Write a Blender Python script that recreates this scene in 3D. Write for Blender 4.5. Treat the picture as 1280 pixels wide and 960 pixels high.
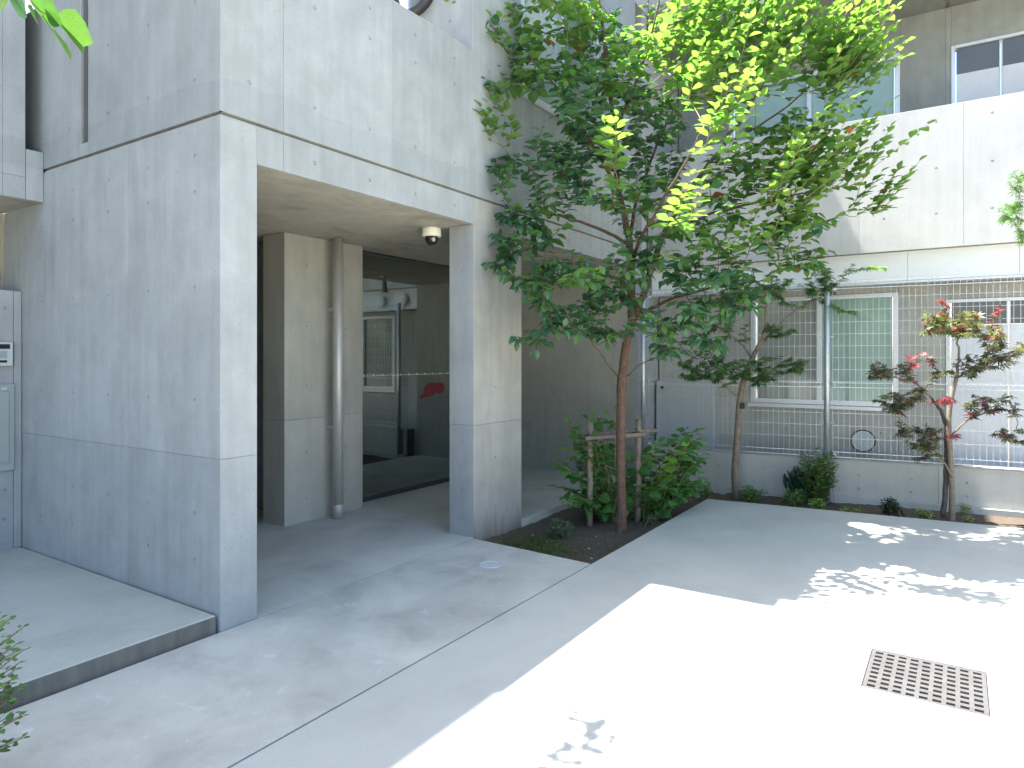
import bpy, math, random
import numpy as np
from mathutils import Vector, Matrix

for o in list(bpy.data.objects):
    bpy.data.objects.remove(o, do_unlink=True)
scene = bpy.context.scene
COL = scene.collection
R = math.radians
rnd = random.Random(11)

# ------------------------------------------------------------------ camera
CAMH = 1.41
YAW = R(33.3)
FPX = 850.0
HOR = 447.0
cam_d = bpy.data.cameras.new('camera')
cam = bpy.data.objects.new('camera', cam_d)
COL.objects.link(cam)
cam.location = (0, 0, CAMH)
cam.rotation_euler = (R(90), 0, YAW - R(90))
cam_d.sensor_width = 36.0
cam_d.lens = 36.0 * FPX / 1280.0
cam_d.shift_y = -(480.0 - HOR) / 1280.0
cam_d.clip_end = 500
cam_d.clip_start = 0.05
scene.camera = cam

# ------------------------------------------------------------------ light
SUN_A, SUN_T = 0.17, 2.42           # light travels along (SUN_A, -1, -SUN_T)
sd = Vector((SUN_A, -1.0, -SUN_T)).normalized()
sun_d = bpy.data.lights.new('sun', 'SUN')
sun_d.energy = 5.0
sun_d.angle = R(0.53)
sun_d.color = (1.0, 0.95, 0.87)
sun = bpy.data.objects.new('sun', sun_d)
COL.objects.link(sun)
sun.location = (0, 8, 14)
sun.rotation_euler = sd.to_track_quat('-Z', 'Y').to_euler()
world = bpy.data.worlds.new('World')
scene.world = world
world.use_nodes = True
wn, wl = world.node_tree.nodes, world.node_tree.links
sky = wn.new('ShaderNodeTexSky')
sky.sky_type = 'NISHITA'
sky.sun_disc = False
sky.sun_elevation = math.atan2(SUN_T, math.hypot(SUN_A, 1.0))
sky.sun_rotation = math.atan2(-SUN_A, 1.0)
sky.air_density = 1.0
sky.dust_density = 1.8
sky.ozone_density = 1.0
bg = wn['Background']
bg.inputs['Strength'].default_value = 0.11
wl.new(sky.outputs['Color'], bg.inputs['Color'])
scene.view_settings.view_transform = 'Standard'
scene.view_settings.look = 'None'
scene.view_settings.gamma = 1.0
scene.view_settings.use_curve_mapping = False
scene.view_settings.exposure = 2.42
scene.cycles.max_bounces = 6
scene.cycles.diffuse_bounces = 4
scene.cycles.glossy_bounces = 4
scene.cycles.transparent_max_bounces = 8
scene.cycles.caustics_reflective = False
scene.cycles.caustics_refractive = False

# ------------------------------------------------------------------ pixel helpers (direction only; the distance comes from a plane)
FW = (math.cos(YAW), math.sin(YAW))
RT = (math.sin(YAW), -math.cos(YAW))
def ray(px, py):
    t = (px - 640.0) / FPX
    return Vector((FW[0] + RT[0] * t, FW[1] + RT[1] * t, (HOR - py) / FPX))
def on_z(px, py, z=0.0):
    r = ray(px, py); k = (z - CAMH) / r.z
    return Vector((r.x * k, r.y * k, z))
def at_d(px, py, d):
    r = ray(px, py)
    return Vector((r.x * d, r.y * d, CAMH + r.z * d))

# ------------------------------------------------------------------ object helpers
def tag(o, label=None, cat=None, group=None, kind=None):
    if label: o['label'] = label
    if cat: o['category'] = cat
    if group: o['group'] = group
    if kind: o['kind'] = kind
    return o
def empty(name, loc, label=None, cat=None, group=None):
    o = bpy.data.objects.new(name, None)
    o.empty_display_size = 0.1
    COL.objects.link(o)
    o.location = loc
    return tag(o, label, cat, group)
def root_of(o):
    off = Vector((0, 0, 0))
    while o is not None:
        off += Vector(o.location); o = o.parent
    return off
def obj(name, geo, mat, parent=None, smooth=False, kind=None, origin=None):
    """geo = (verts, faces[, material indices]) in world coordinates; one mesh object."""
    v, f = geo[0], geo[1]
    off = root_of(parent) if parent else Vector((0, 0, 0))
    loc = Vector((0, 0, 0))
    if origin is not None:
        loc = Vector(origin) - off
        off = Vector(origin)
    me = bpy.data.meshes.new(name)
    va = np.asarray(v, dtype=np.float64).reshape(-1, 3) - np.array(off)
    me.from_pydata(va.tolist(), [], [tuple(int(i) for i in q) for q in f])
    mats = mat if isinstance(mat, (list, tuple)) else [mat]
    for m in mats: me.materials.append(m)
    if len(geo) > 2 and geo[2] is not None:
        me.polygons.foreach_set('material_index', np.asarray(geo[2], dtype=np.int32))
    if smooth:
        me.polygons.foreach_set('use_smooth', np.ones(len(me.polygons), dtype=bool))
    me.update()
    o = bpy.data.objects.new(name, me)
    COL.objects.link(o)
    o.location = loc
    if parent: o.parent = parent
    if kind: o['kind'] = kind
    return o
def join(*gs):
    V, F, M = [], [], []
    for g in gs:
        b = len(V)
        V.extend([tuple(p) for p in g[0]])
        F.extend([tuple(i + b for i in q) for q in g[1]])
        M.extend(list(g[2]) if len(g) > 2 and g[2] is not None else [0] * len(g[1]))
    return V, F, M
def box(x0, x1, y0, y1, z0, z1):
    v = [(x, y, z) for z in (z0, z1) for y in (y0, y1) for x in (x0, x1)]
    f = [(0, 2, 3, 1), (4, 5, 7, 6), (0, 1, 5, 4), (2, 6, 7, 3), (0, 4, 6, 2), (1, 3, 7, 5)]
    return v, f
def cbox(x0, x1, y0, y1, z0, z1, b=0.004):
    """box with chamfered edges"""
    v, f = [], []
    idx = {}
    cs = ((x0, x1), (y0, y1), (z0, z1))
    for i in (0, 1):
        for j in (0, 1):
            for k in (0, 1):
                for ax in range(3):
                    p = []
                    for a, s in enumerate((i, j, k)):
                        c = cs[a][s]
                        if a != ax: c += b if s == 0 else -b
                        p.append(c)
                    idx[(i, j, k, ax)] = len(v); v.append(tuple(p))
    def quad(ax, s):
        o1, o2 = [a for a in range(3) if a != ax]
        r = []
        for (p, q) in ((0, 0), (1, 0), (1, 1), (0, 1)):
            c = [0, 0, 0]; c[ax] = s; c[o1] = p; c[o2] = q
            r.append(idx[(c[0], c[1], c[2], ax)])
        return tuple(r)
    for ax in range(3):
        for s in (0, 1): f.append(quad(ax, s))
    for ax in range(3):
        o1, o2 = [a for a in range(3) if a != ax]
        for p in (0, 1):
            for q in (0, 1):
                r = []
                for s, oo in ((0, o1), (1, o1), (1, o2), (0, o2)):
                    c = [0, 0, 0]; c[ax] = s; c[o1] = p; c[o2] = q
                    r.append(idx[(c[0], c[1], c[2], oo)])
                f.append(tuple(r))
    for i in (0, 1):
        for j in (0, 1):
            for k in (0, 1):
                f.append(tuple(idx[(i, j, k, a)] for a in range(3)))
    return v, f
def fix_normals(o):
    import bmesh
    bm = bmesh.new(); bm.from_mesh(o.data)
    bmesh.ops.recalc_face_normals(bm, faces=bm.faces)
    bm.to_mesh(o.data); bm.free()
    return o
def tube(pts, rad, n=8, cap=True):
    pts = [Vector(p) for p in pts]
    if not isinstance(rad, (list, tuple)): rad = [rad] * len(pts)
    v, f = [], []
    t0 = (pts[1] - pts[0]).normalized()
    a = t0.orthogonal().normalized()
    for i, p in enumerate(pts):
        if i == 0: t = t0
        elif i == len(pts) - 1: t = (pts[i] - pts[i - 1]).normalized()
        else: t = (pts[i + 1] - pts[i - 1]).normalized()
        a = (a - t * a.dot(t))
        a = a.normalized() if a.length > 1e-6 else t.orthogonal().normalized()
        b = t.cross(a)
        for k in range(n):
            an = 2 * math.pi * k / n
            v.append(tuple(p + (a * math.cos(an) + b * math.sin(an)) * rad[i]))
    for i in range(len(pts) - 1):
        for k in range(n):
            k2 = (k + 1) % n
            f.append((i * n + k, i * n + k2, (i + 1) * n + k2, (i + 1) * n + k))
    if cap:
        f.append(tuple(reversed(range(n))))
        f.append(tuple((len(pts) - 1) * n + k for k in range(n)))
    return v, f
def spline(pts, per=6):
    """Catmull-Rom through points"""
    P = [Vector(p) for p in pts]
    P = [P[0] * 2 - P[1]] + P + [P[-1] * 2 - P[-2]]
    out = []
    for i in range(1, len(P) - 2):
        for s in range(per):
            t = s / per
            p0, p1, p2, p3 = P[i - 1], P[i], P[i + 1], P[i + 2]
            out.append(0.5 * ((2 * p1) + (p2 - p0) * t + (2 * p0 - 5 * p1 + 4 * p2 - p3) * t * t + (3 * p1 - p0 - 3 * p2 + p3) * t ** 3))
    out.append(P[-2])
    return out
def lathe(profile, c, n=24, axis='Z'):
    """profile of (radius, height) turned about an axis through c"""
    v, f = [], []
    for (r, h) in profile:
        for k in range(n):
            an = 2 * math.pi * k / n
            if axis == 'Z': p = (c[0] + r * math.cos(an), c[1] + r * math.sin(an), c[2] + h)
            elif axis == 'X': p = (c[0] + h, c[1] + r * math.cos(an), c[2] + r * math.sin(an))
            else: p = (c[0] + r * math.cos(an), c[1] + h, c[2] + r * math.sin(an))
            v.append(p)
    for i in range(len(profile) - 1):
        for k in range(n):
            k2 = (k + 1) % n
            f.append((i * n + k, i * n + k2, (i + 1) * n + k2, (i + 1) * n + k))
    f.append(tuple(reversed(range(n))))
    f.append(tuple((len(profile) - 1) * n + k for k in range(n)))
    return v, f

# ------------------------------------------------------------------ materials
class NT:
    def __init__(s, name):
        s.m = bpy.data.materials.new(name); s.m.use_nodes = True
        s.n = s.m.node_tree.nodes; s.l = s.m.node_tree.links
        s.b = s.n['Principled BSDF']
    def node(s, t, **kw):
        n = s.n.new(t)
        for k, v in kw.items():
            if hasattr(n, k) and k not in n.inputs: setattr(n, k, v)
            else: n.inputs[k].default_value = v
        return n
    def link(s, a, b): s.l.new(a, b)
    def coords(s, scale=(1, 1, 1), world=False):
        if world:
            src = s.node('ShaderNodeNewGeometry').outputs['Position']
        else:
            src = s.node('ShaderNodeTexCoord').outputs['Object']
        mp = s.node('ShaderNodeMapping'); mp.inputs['Scale'].default_value = scale
        s.link(src, mp.inputs['Vector'])
        return mp.outputs['Vector']
    def noise(s, vec, scale, detail=4, rough=0.55, dist=0.0):
        n = s.node('ShaderNodeTexNoise'); n.inputs['Scale'].default_value = scale
        n.inputs['Detail'].default_value = detail; n.inputs['Roughness'].default_value = rough
        n.inputs['Distortion'].default_value = dist
        s.link(vec, n.inputs['Vector'])
        return n.outputs['Fac']
    def ramp(s, fac, stops):
        r = s.node('ShaderNodeValToRGB')
        e = r.color_ramp.elements
        while len(e) < len(stops): e.new(0.5)
        for i, (p, c) in enumerate(stops):
            e[i].position = p
            e[i].color = (c[0], c[1], c[2], 1) if isinstance(c, (tuple, list)) else (c, c, c, 1)
        s.link(fac, r.inputs['Fac'])
        return r.outputs['Color']
    def mix(s, mode, fac, a, b):
        n = s.node('ShaderNodeMix', data_type='RGBA', blend_type=mode)
        for i, v in ((0, fac), (6, a), (7, b)):
            sock = n.inputs[i]
            if isinstance(v, bpy.types.NodeSocket): s.link(v, sock)
            elif i == 0: sock.default_value = v
            else: sock.default_value = (v[0], v[1], v[2], 1)
        return n.outputs[2]
    def math(s, op, a, b=0.0):
        n = s.node('ShaderNodeMath', operation=op)
        for sock, v in ((n.inputs[0], a), (n.inputs[1], b)):
            if isinstance(v, bpy.types.NodeSocket): s.link(v, sock)
            else: sock.default_value = v
        return n.outputs[0]
    def bump(s, h, strength=0.2, dist=0.01):
        b = s.node('ShaderNodeBump'); b.inputs['Strength'].default_value = strength
        b.inputs['Distance'].default_value = dist
        s.link(h, b.inputs['Height']); s.link(b.outputs['Normal'], s.b.inputs['Normal'])

def simple(name, col, rough=0.6, metal=0.0, var=0.06, nscale=14, spec=0.5):
    t = NT(name)
    v = t.coords()
    f = t.noise(v, nscale, 5)
    c = t.mix('MULTIPLY', 1.0, col, t.ramp(f, [(0.3, 1 - var), (0.7, 1 + var if 1 + var < 1.5 else 1.5)]))
    t.link(c, t.b.inputs['Base Color'])
    t.b.inputs['Roughness'].default_value = rough
    t.b.inputs['Metallic'].default_value = metal
    t.b.inputs['Specular IOR Level'].default_value = spec
    return t.m

def concrete(name, base, streak=0.10, mott=0.12, warm=(1.0, 0.985, 0.955), blotch=0.0, pour=False, foot=False):
    """board-faced fair concrete: cloudy tone, vertical runs, pinholes; tone shifts a little per cast panel"""
    t = NT(name)
    g = t.coords(world=True)
    gv = t.coords((1, 1, 0.10), world=True)
    big = t.noise(g, 0.9, 3, 0.6, 0.6)
    mid = t.noise(g, 5.0, 4, 0.65, 0.4)
    run = t.noise(gv, 14.0, 2, 0.6)
    fine = t.noise(g, 150.0, 1, 0.6)
    c = t.mix('MULTIPLY', 1.0, base, t.ramp(big, [(0.25, 1 - mott), (0.75, 1 + mott)]))
    c = t.mix('MULTIPLY', 1.0, c, t.ramp(mid, [(0.28, 1 - mott * 0.8), (0.72, 1 + mott * 0.6)]))
    c = t.mix('MULTIPLY', 1.0, c, t.ramp(run, [(0.25, 1 - streak), (0.7, 1 + streak * 0.4)]))
    c = t.mix('MULTIPLY', 1.0, c, t.ramp(fine, [(0.2, 0.94), (0.8, 1.06)]))
    oi = t.node('ShaderNodeObjectInfo')
    c = t.mix('MULTIPLY', 1.0, c, t.ramp(oi.outputs['Random'], [(0.0, 0.93), (1.0, 1.05)]))
    c = t.mix('MIX', t.math('MULTIPLY', big, 0.9), c, t.mix('MULTIPLY', 1.0, c, warm))
    if blotch:
        bl = t.noise(g, 2.2, 4, 0.7, 1.2)
        c = t.mix('MULTIPLY', 1.0, c, t.ramp(bl, [(0.36, 1 - blotch), (0.5, 1.0)]))
    if pour or foot:
        sep = t.node('ShaderNodeSeparateXYZ')
        t.link(g, sep.inputs[0]); z = sep.outputs['Z']
    if pour:     # lift line of the pour just above the storey joint, and a rain stain under it
        wob = t.math('ADD', 2.80, t.math('MULTIPLY', t.noise(t.coords((1, 1, 0), world=True), 2.2, 3, 0.6), 0.13))
        band = t.math('MULTIPLY', t.math('GREATER_THAN', z, 2.67), t.math('LESS_THAN', z, wob))
        c = t.mix('MULTIPLY', t.math('MULTIPLY', band, 0.75), c, (0.90, 0.925, 0.93))
        low = t.math('MULTIPLY', t.math('LESS_THAN', z, 0.882), 0.8)
        c = t.mix('MULTIPLY', low, c, (0.91, 0.925, 0.94))
    if foot:     # earth splash at the foot
        hh = t.math('SUBTRACT', 0.16, z)
        m = t.math('ADD', t.math('MULTIPLY', hh, 4.0), t.math('MULTIPLY', t.math('SUBTRACT', run, 0.5), 1.6))
        c = t.mix('MIX', t.ramp(m, [(0.05, 0.0), (0.95, 0.85)]), c, (0.17, 0.135, 0.085))
    # pinholes (air bubbles)
    vo = t.node('ShaderNodeTexVoronoi'); vo.inputs['Scale'].default_value = 26.0
    t.link(g, vo.inputs['Vector'])
    hole = t.math('MULTIPLY', t.math('LESS_THAN', vo.outputs['Distance'], 0.085), t.math('GREATER_THAN', mid, 0.52))
    c = t.mix('MIX', t.math('MULTIPLY', hole, 0.55), c, (0.10, 0.10, 0.10))
    t.link(c, t.b.inputs['Base Color'])
    t.b.inputs['Roughness'].default_value = 0.72
    t.b.inputs['Specular IOR Level'].default_value = 0.35
    h = t.math('ADD', t.math('MULTIPLY', fine, 0.25), t.math('MULTIPLY', mid, 1.0))
    t.bump(h, 0.22, 0.006)
    return t.m

def paving(name, base, stain=0.12, pale=0.2, speck=0.12):
    t = NT(name)
    g = t.coords(world=True)
    big = t.noise(g, 0.8, 4, 0.62, 1.2)
    mid = t.noise(g, 2.4, 5, 0.62, 0.5)
    fine = t.noise(g, 230.0, 1, 0.7)
    c = t.mix('MULTIPLY', 1.0, base, t.ramp(big, [(0.30, 1 - stain), (0.52, 1.0), (0.56, 1 + stain * 0.35), (0.75, 1 + stain * 0.7)]))
    c = t.mix('MULTIPLY', 1.0, c, t.ramp(mid, [(0.32, 1 - stain), (0.48, 1.0), (0.72, 1 + stain * 0.6)]))
    pl = t.noise(t.coords((1.4, 1.0, 1), world=True), 6.5, 5, 0.72, 0.8)
    c = t.mix('MIX', t.math('MULTIPLY', t.ramp(pl, [(0.60, 0.0), (0.70, 1.0)]), pale), c, (0.60, 0.60, 0.58))
    c = t.mix('MULTIPLY', 1.0, c, t.ramp(fine, [(0.3, 1 - speck), (0.7, 1 + speck)]))
    t.link(c, t.b.inputs['Base Color'])
    t.b.inputs['Roughness'].default_value = 0.8
    t.b.inputs['Specular IOR Level'].default_value = 0.3
    t.bump(fine, 0.3, 0.003)
    return t.m

def leafmat(name, col, col2, trans=0.35, rough=0.42):
    t = NT(name)
    geo = t.node('ShaderNodeNewGeometry')
    oi = t.node('ShaderNodeObjectInfo')
    r = t.math('FRACT', t.math('ADD', geo.outputs['Random Per Island'], oi.outputs['Random']))
    c = t.mix('MIX', r, col, col2)
    n = t.noise(t.coords(), 30.0, 3)
    c = t.mix('MULTIPLY', 1.0, c, t.ramp(n, [(0.3, 0.85), (0.7, 1.15)]))
    t.link(c, t.b.inputs['Base Color'])
    t.b.inputs['Roughness'].default_value = rough
    t.b.inputs['Specular IOR Level'].default_value = 0.45
    tr = t.node('ShaderNodeBsdfTranslucent')
    tc = t.mix('MULTIPLY', 1.0, c, (1.55, 1.65, 0.90))
    t.link(tc, tr.inputs['Color'])
    mx = t.node('ShaderNodeMixShader'); mx.inputs[0].default_value = trans
    t.link(t.b.outputs[0], mx.inputs[1]); t.link(tr.outputs[0], mx.inputs[2])
    t.link(mx.outputs[0], t.n['Material Output'].inputs['Surface'])
    return t.m

M = {}
M['conc'] = concrete('fair_faced_concrete', (0.332, 0.350, 0.355), pour=True)
M['conc_pier'] = concrete('pier_concrete', (0.345, 0.34, 0.315), foot=True)
M['foot_conc'] = concrete('splashed_concrete', (0.33, 0.30, 0.25), foot=True)
M['conc_in'] = concrete('porch_concrete', (0.39, 0.385, 0.345), 0.08, 0.10)
M['conc_soffit'] = concrete('soffit_concrete', (0.42, 0.40, 0.35), 0.05, 0.14, blotch=0.22)
M['conc_wing'] = concrete('wing_concrete', (0.43, 0.432, 0.43), 0.06, 0.07)
M['conc_low'] = concrete('boundary_concrete', (0.41, 0.405, 0.365), 0.07, 0.09)
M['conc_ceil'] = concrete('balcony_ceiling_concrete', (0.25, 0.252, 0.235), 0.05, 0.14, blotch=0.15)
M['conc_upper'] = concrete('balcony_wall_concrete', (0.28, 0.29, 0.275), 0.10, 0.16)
M['core'] = concrete('concrete_core', (0.20, 0.20, 0.195))
M['pave_a'] = paving('trowelled_paving', (0.475, 0.465, 0.400), 0.17, 0.65, 0.08)
M['pave_b'] = paving('brushed_paving', (0.480, 0.475, 0.410), 0.07, 0.05, 0.14)
M['pave_porch'] = paving('porch_paving', (0.50, 0.495, 0.435), 0.14, 0.15, 0.06)
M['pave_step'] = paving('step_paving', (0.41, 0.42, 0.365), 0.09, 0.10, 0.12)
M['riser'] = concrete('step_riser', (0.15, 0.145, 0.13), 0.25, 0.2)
M['joint'] = simple('joint_filler', (0.13, 0.13, 0.13), 0.9)
M['ground'] = simple('earth', (0.14, 0.12, 0.10), 0.95, var=0.2)
M['white'] = simple('white_panel_paint', (0.72, 0.73, 0.72), 0.5, var=0.02)
M['galv'] = simple('galvanised_steel', (0.50, 0.53, 0.56), 0.42, 0.75, 0.10, 40)
M['alu'] = simple('aluminium_frame', (0.62, 0.63, 0.64), 0.38, 0.35, 0.03)
M['steel'] = simple('brushed_stainless', (0.55, 0.54, 0.51), 0.55, 0.55, 0.05, 30)
M['dark'] = simple('dark_metal', (0.05, 0.05, 0.055), 0.45, 0.3)
M['black'] = simple('black_plastic', (0.015, 0.015, 0.017), 0.25)
M['cream'] = simple('cream_plastic', (0.74, 0.71, 0.62), 0.4, var=0.02)
M['greygreen'] = simple('greygreen_paint', (0.30, 0.34, 0.33), 0.45, var=0.03)
M['lightgrey'] = simple('lightgrey_plastic', (0.50, 0.52, 0.52), 0.4, var=0.02)
M['room'] = simple('dark_room', (0.30, 0.30, 0.28), 0.8)
M['film'] = simple('frosted_film', (0.64, 0.65, 0.67), 0.5, var=0.03)
M['grey_vent'] = simple('vent_paint', (0.42, 0.44, 0.44), 0.5, var=0.03)
M['sticker'] = simple('red_film', (0.13, 0.012, 0.02), 0.5, var=0.15)
M['whitefilm'] = simple('white_film', (0.75, 0.76, 0.74), 0.5)
M['stone'] = simple('pebble', (0.36, 0.33, 0.29), 0.8, var=0.3, nscale=40)
M['brickbit'] = simple('terracotta', (0.42, 0.15, 0.07), 0.85)
M['wood'] = None

def glass_pane(name, tint, rough=0.02, refl=1.0, frost=None):
    t = NT(name)
    gl = t.node('ShaderNodeBsdfGlossy'); gl.inputs['Roughness'].default_value = rough
    gl.inputs['Color'].default_value = (0.95, 1, 0.97, 1)
    if frost:
        df = t.node('ShaderNodeBsdfDiffuse')
        v = t.coords((1, 1, 1), world=True)
        c = t.mix('MULTIPLY', 1.0, frost, t.ramp(t.noise(v, 3.0, 3), [(0.3, 0.9), (0.7, 1.08)]))
        t.link(c, df.inputs['Color']); under = df.outputs[0]
    else:
        tp = t.node('ShaderNodeBsdfTransparent'); tp.inputs['Color'].default_value = (*tint, 1)
        under = tp.outputs[0]
    fr = t.node('ShaderNodeFresnel'); fr.inputs['IOR'].default_value = 1.52
    k = t.math('MINIMUM', t.math('MULTIPLY', fr.outputs[0], 6.0 * refl), 1.0)
    mx = t.node('ShaderNodeMixShader')
    t.link(k, mx.inputs[0]); t.link(under, mx.inputs[1]); t.link(gl.outputs[0], mx.inputs[2])
    t.link(mx.outputs[0], t.n['Material Output'].inputs['Surface'])
    return t.m
M['glass'] = glass_pane('entrance_glass', (0.80, 0.86, 0.82))
M['frost_green'] = glass_pane('wired_green_glass', (1, 1, 1), 0.12, 0.27, (0.24, 0.36, 0.30))
M['frost_dark'] = glass_pane('dark_screen_glass', (1, 1, 1), 0.10, 0.22, (0.085, 0.08, 0.075))
M['frost_grey'] = glass_pane('grey_film_glass', (1, 1, 1), 0.12, 0.3, (0.27, 0.285, 0.255))
M['blind_glass'] = glass_pane('pale_blue_glass', (1, 1, 1), 0.06, 0.4, (0.30, 0.38, 0.37))

def bark(name, c1, c2, lent=True):
    t = NT(name)
    v = t.coords((1, 1, 1.0), world=True)
    vv = t.coords((1, 1, 5.0), world=True)
    n = t.noise(v, 22, 6, 0.7)
    c = t.mix('MIX', t.ramp(n, [(0.3, 0.0), (0.7, 1.0)]), c1, c2)
    if lent:
        l = t.noise(vv, 26, 3, 0.6)
        c = t.mix('MIX', t.ramp(l, [(0.63, 0.0), (0.70, 0.7)]), c, (0.42, 0.30, 0.20))
    t.link(c, t.b.inputs['Base Color'])
    t.b.inputs['Roughness'].default_value = 0.8
    t.bump(n, 0.7, 0.012)
    return t.m
M['bark_red'] = bark('reddish_bark', (0.058, 0.031, 0.021), (0.15, 0.082, 0.052))
M['bark_grey'] = bark('smooth_grey_bark', (0.13, 0.10, 0.075), (0.25, 0.20, 0.15), False)
M['bark_dark'] = bark('dark_mossy_bark', (0.035, 0.028, 0.024), (0.10, 0.08, 0.065), False)
M['twig'] = simple('green_twig', (0.20, 0.17, 0.06), 0.6, var=0.2)
M['twig_red'] = simple('brown_twig', (0.12, 0.07, 0.045), 0.6, var=0.2)
M['wood'] = bark('weathered_stake', (0.12, 0.09, 0.065), (0.27, 0.21, 0.16), False)
M['tie'] = simple('palm_rope', (0.045, 0.035, 0.028), 0.95, var=0.2)

M['lf_old'] = leafmat('leaf_dark', (0.048, 0.130, 0.070), (0.082, 0.185, 0.082), 0.25, 0.38)
M['lf_mid'] = leafmat('leaf_mid', (0.080, 0.185, 0.050), (0.125, 0.245, 0.065), 0.52)
M['lf_new'] = leafmat('leaf_new', (0.100, 0.205, 0.045), (0.165, 0.265, 0.066), 0.52)
M['lf_dead'] = leafmat('leaf_dead', (0.16, 0.06, 0.025), (0.25, 0.10, 0.04), 0.3)
M['mp_green'] = leafmat('maple_green', (0.042, 0.115, 0.034), (0.085, 0.18, 0.046), 0.32)
M['mp_bronze'] = leafmat('maple_bronze', (0.045, 0.052, 0.030), (0.11, 0.095, 0.055), 0.25)
M['mp_olive'] = leafmat('maple_olive', (0.12, 0.15, 0.045), (0.21, 0.21, 0.11), 0.3)
M['mp_red'] = leafmat('maple_red', (0.24, 0.030, 0.050), (0.36, 0.07, 0.10), 0.3)
M['hy'] = leafmat('broad_leaf', (0.065, 0.180, 0.048), (0.115, 0.255, 0.070), 0.32, 0.5)
M['hy_new'] = leafmat('broad_leaf_lime', (0.13, 0.32, 0.035), (0.20, 0.40, 0.05), 0.4, 0.5)
M['gc'] = leafmat('groundcover_leaf', (0.045, 0.13, 0.03), (0.10, 0.21, 0.05), 0.25, 0.5)
M['gc_lime'] = leafmat('lime_leaf', (0.14, 0.27, 0.05), (0.22, 0.33, 0.08), 0.3, 0.5)
M['gc_dark'] = leafmat('dark_glossy_leaf', (0.012, 0.035, 0.022), (0.025, 0.06, 0.035), 0.1, 0.35)
M['gc_grey'] = leafmat('greygreen_leaf', (0.055, 0.10, 0.060), (0.09, 0.14, 0.08), 0.2, 0.6)
M['grass'] = leafmat('moss_grass', (0.065, 0.095, 0.024), (0.11, 0.135, 0.038), 0.25, 0.7)

def soil_mat():
    t = NT('soil')
    g = t.coords(world=True)
    n1 = t.noise(g, 4, 6, 0.7); n2 = t.noise(g, 60, 6, 0.75)
    c = t.mix('MIX', n1, (0.075, 0.055, 0.040), (0.13, 0.100, 0.072))
    c = t.mix('MULTIPLY', 1.0, c, t.ramp(n2, [(0.3, 0.55), (0.7, 1.5)]))
    t.link(c, t.b.inputs['Base Color']); t.b.inputs['Roughness'].default_value = 0.95
    t.bump(n2, 0.9, 0.02)
    return t.m
M['soil'] = soil_mat()

# ------------------------------------------------------------------ cast-panel walls
def panel_geo(O, U, V, N, u0, u1, v0, v1, th, holes, ch=0.0016, hr=0.0115):
    """one cast panel: chamfered slab with cone-shaped tie holes. N points out of the wall."""
    O, U, V, N = Vector(O), Vector(U), Vector(V), Vector(N)
    vs, fs = [], []
    def P(u, v, d):
        p = O + U * u + V * v + N * d
        vs.append((p.x, p.y, p.z)); return len(vs) - 1
    a0, a1, b0, b1 = u0 + ch, u1 - ch, v0 + ch, v1 - ch
    hs = [(u, v) for (u, v) in holes if a0 + 0.03 < u < a1 - 0.03 and b0 + 0.03 < v < b1 - 0.03]
    s = hr * 1.25
    uc = sorted(set([a0, a1] + [round(x, 5) for h in hs for x in (h[0] - s, h[0] + s)]))
    vc = sorted(set([b0, b1] + [round(x, 5) for h in hs for x in (h[1] - s, h[1] + s)]))
    grid = {}
    for i, u in enumerate(uc):
        for j, v in enumerate(vc): grid[(i, j)] = P(u, v, 0)
    for i in range(len(uc) - 1):
        for j in range(len(vc) - 1):
            cu, cv = (uc[i] + uc[i + 1]) / 2, (vc[j] + vc[j + 1]) / 2
            hh = [h for h in hs if abs(h[0] - cu) < 1e-3 and abs(h[1] - cv) < 1e-3]
            q = (grid[(i, j)], grid[(i + 1, j)], grid[(i + 1, j + 1)], grid[(i, j + 1)])
            if not hh:
                fs.append(q)
            else:
                n = 12
                r1 = [P(cu + hr * math.cos(2 * math.pi * k / n + math.pi * 1.25), cv + hr * math.sin(2 * math.pi * k / n + math.pi * 1.25), 0) for k in range(n)]
                r2 = [P(cu + hr * 0.62 * math.cos(2 * math.pi * k / n + math.pi * 1.25), cv + hr * 0.62 * math.sin(2 * math.pi * k / n + math.pi * 1.25), -0.0075) for k in range(n)]
                for c in range(4):
                    for k in range(3):
                        fs.append((q[c], r1[(c * 3 + k + 1) % n], r1[(c * 3 + k) % n]))
                    fs.append((q[c], q[(c + 1) % 4], r1[((c + 1) * 3) % n]))
                for k in range(n):
                    fs.append((r1[k], r1[(k + 1) % n], r2[(k + 1) % n], r2[k]))
                fs.append(tuple(r2))
    nu, nv = len(uc) - 1, len(vc) - 1
    ring = [grid[(i, 0)] for i in range(nu + 1)] + [grid[(nu, j)] for j in range(1, nv + 1)] + \
           [grid[(i, nv)] for i in range(nu - 1, -1, -1)] + [grid[(0, j)] for j in range(nv - 1, 0, -1)]
    def clampu(u): return u0 if abs(u - a0) < 1e-6 else (u1 if abs(u - a1) < 1e-6 else u)
    def clampv(v): return v0 if abs(v - b0) < 1e-6 else (v1 if abs(v - b1) < 1e-6 else v)
    ij = [(i, 0) for i in range(nu + 1)] + [(nu, j) for j in range(1, nv + 1)] + \
         [(i, nv) for i in range(nu - 1, -1, -1)] + [(0, j) for j in range(nv - 1, 0, -1)]
    e1 = [P(clampu(uc[i]), clampv(vc[j]), -ch) for i, j in ij]
    e2 = [P(clampu(uc[i]), clampv(vc[j]), -th) for i, j in ij]
    L = len(ring)
    for k in range(L):
        k2 = (k + 1) % L
        fs.append((ring[k2], ring[k], e1[k], e1[k2]))
        fs.append((e1[k2], e1[k], e2[k], e2[k2]))
    return vs, fs

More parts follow.
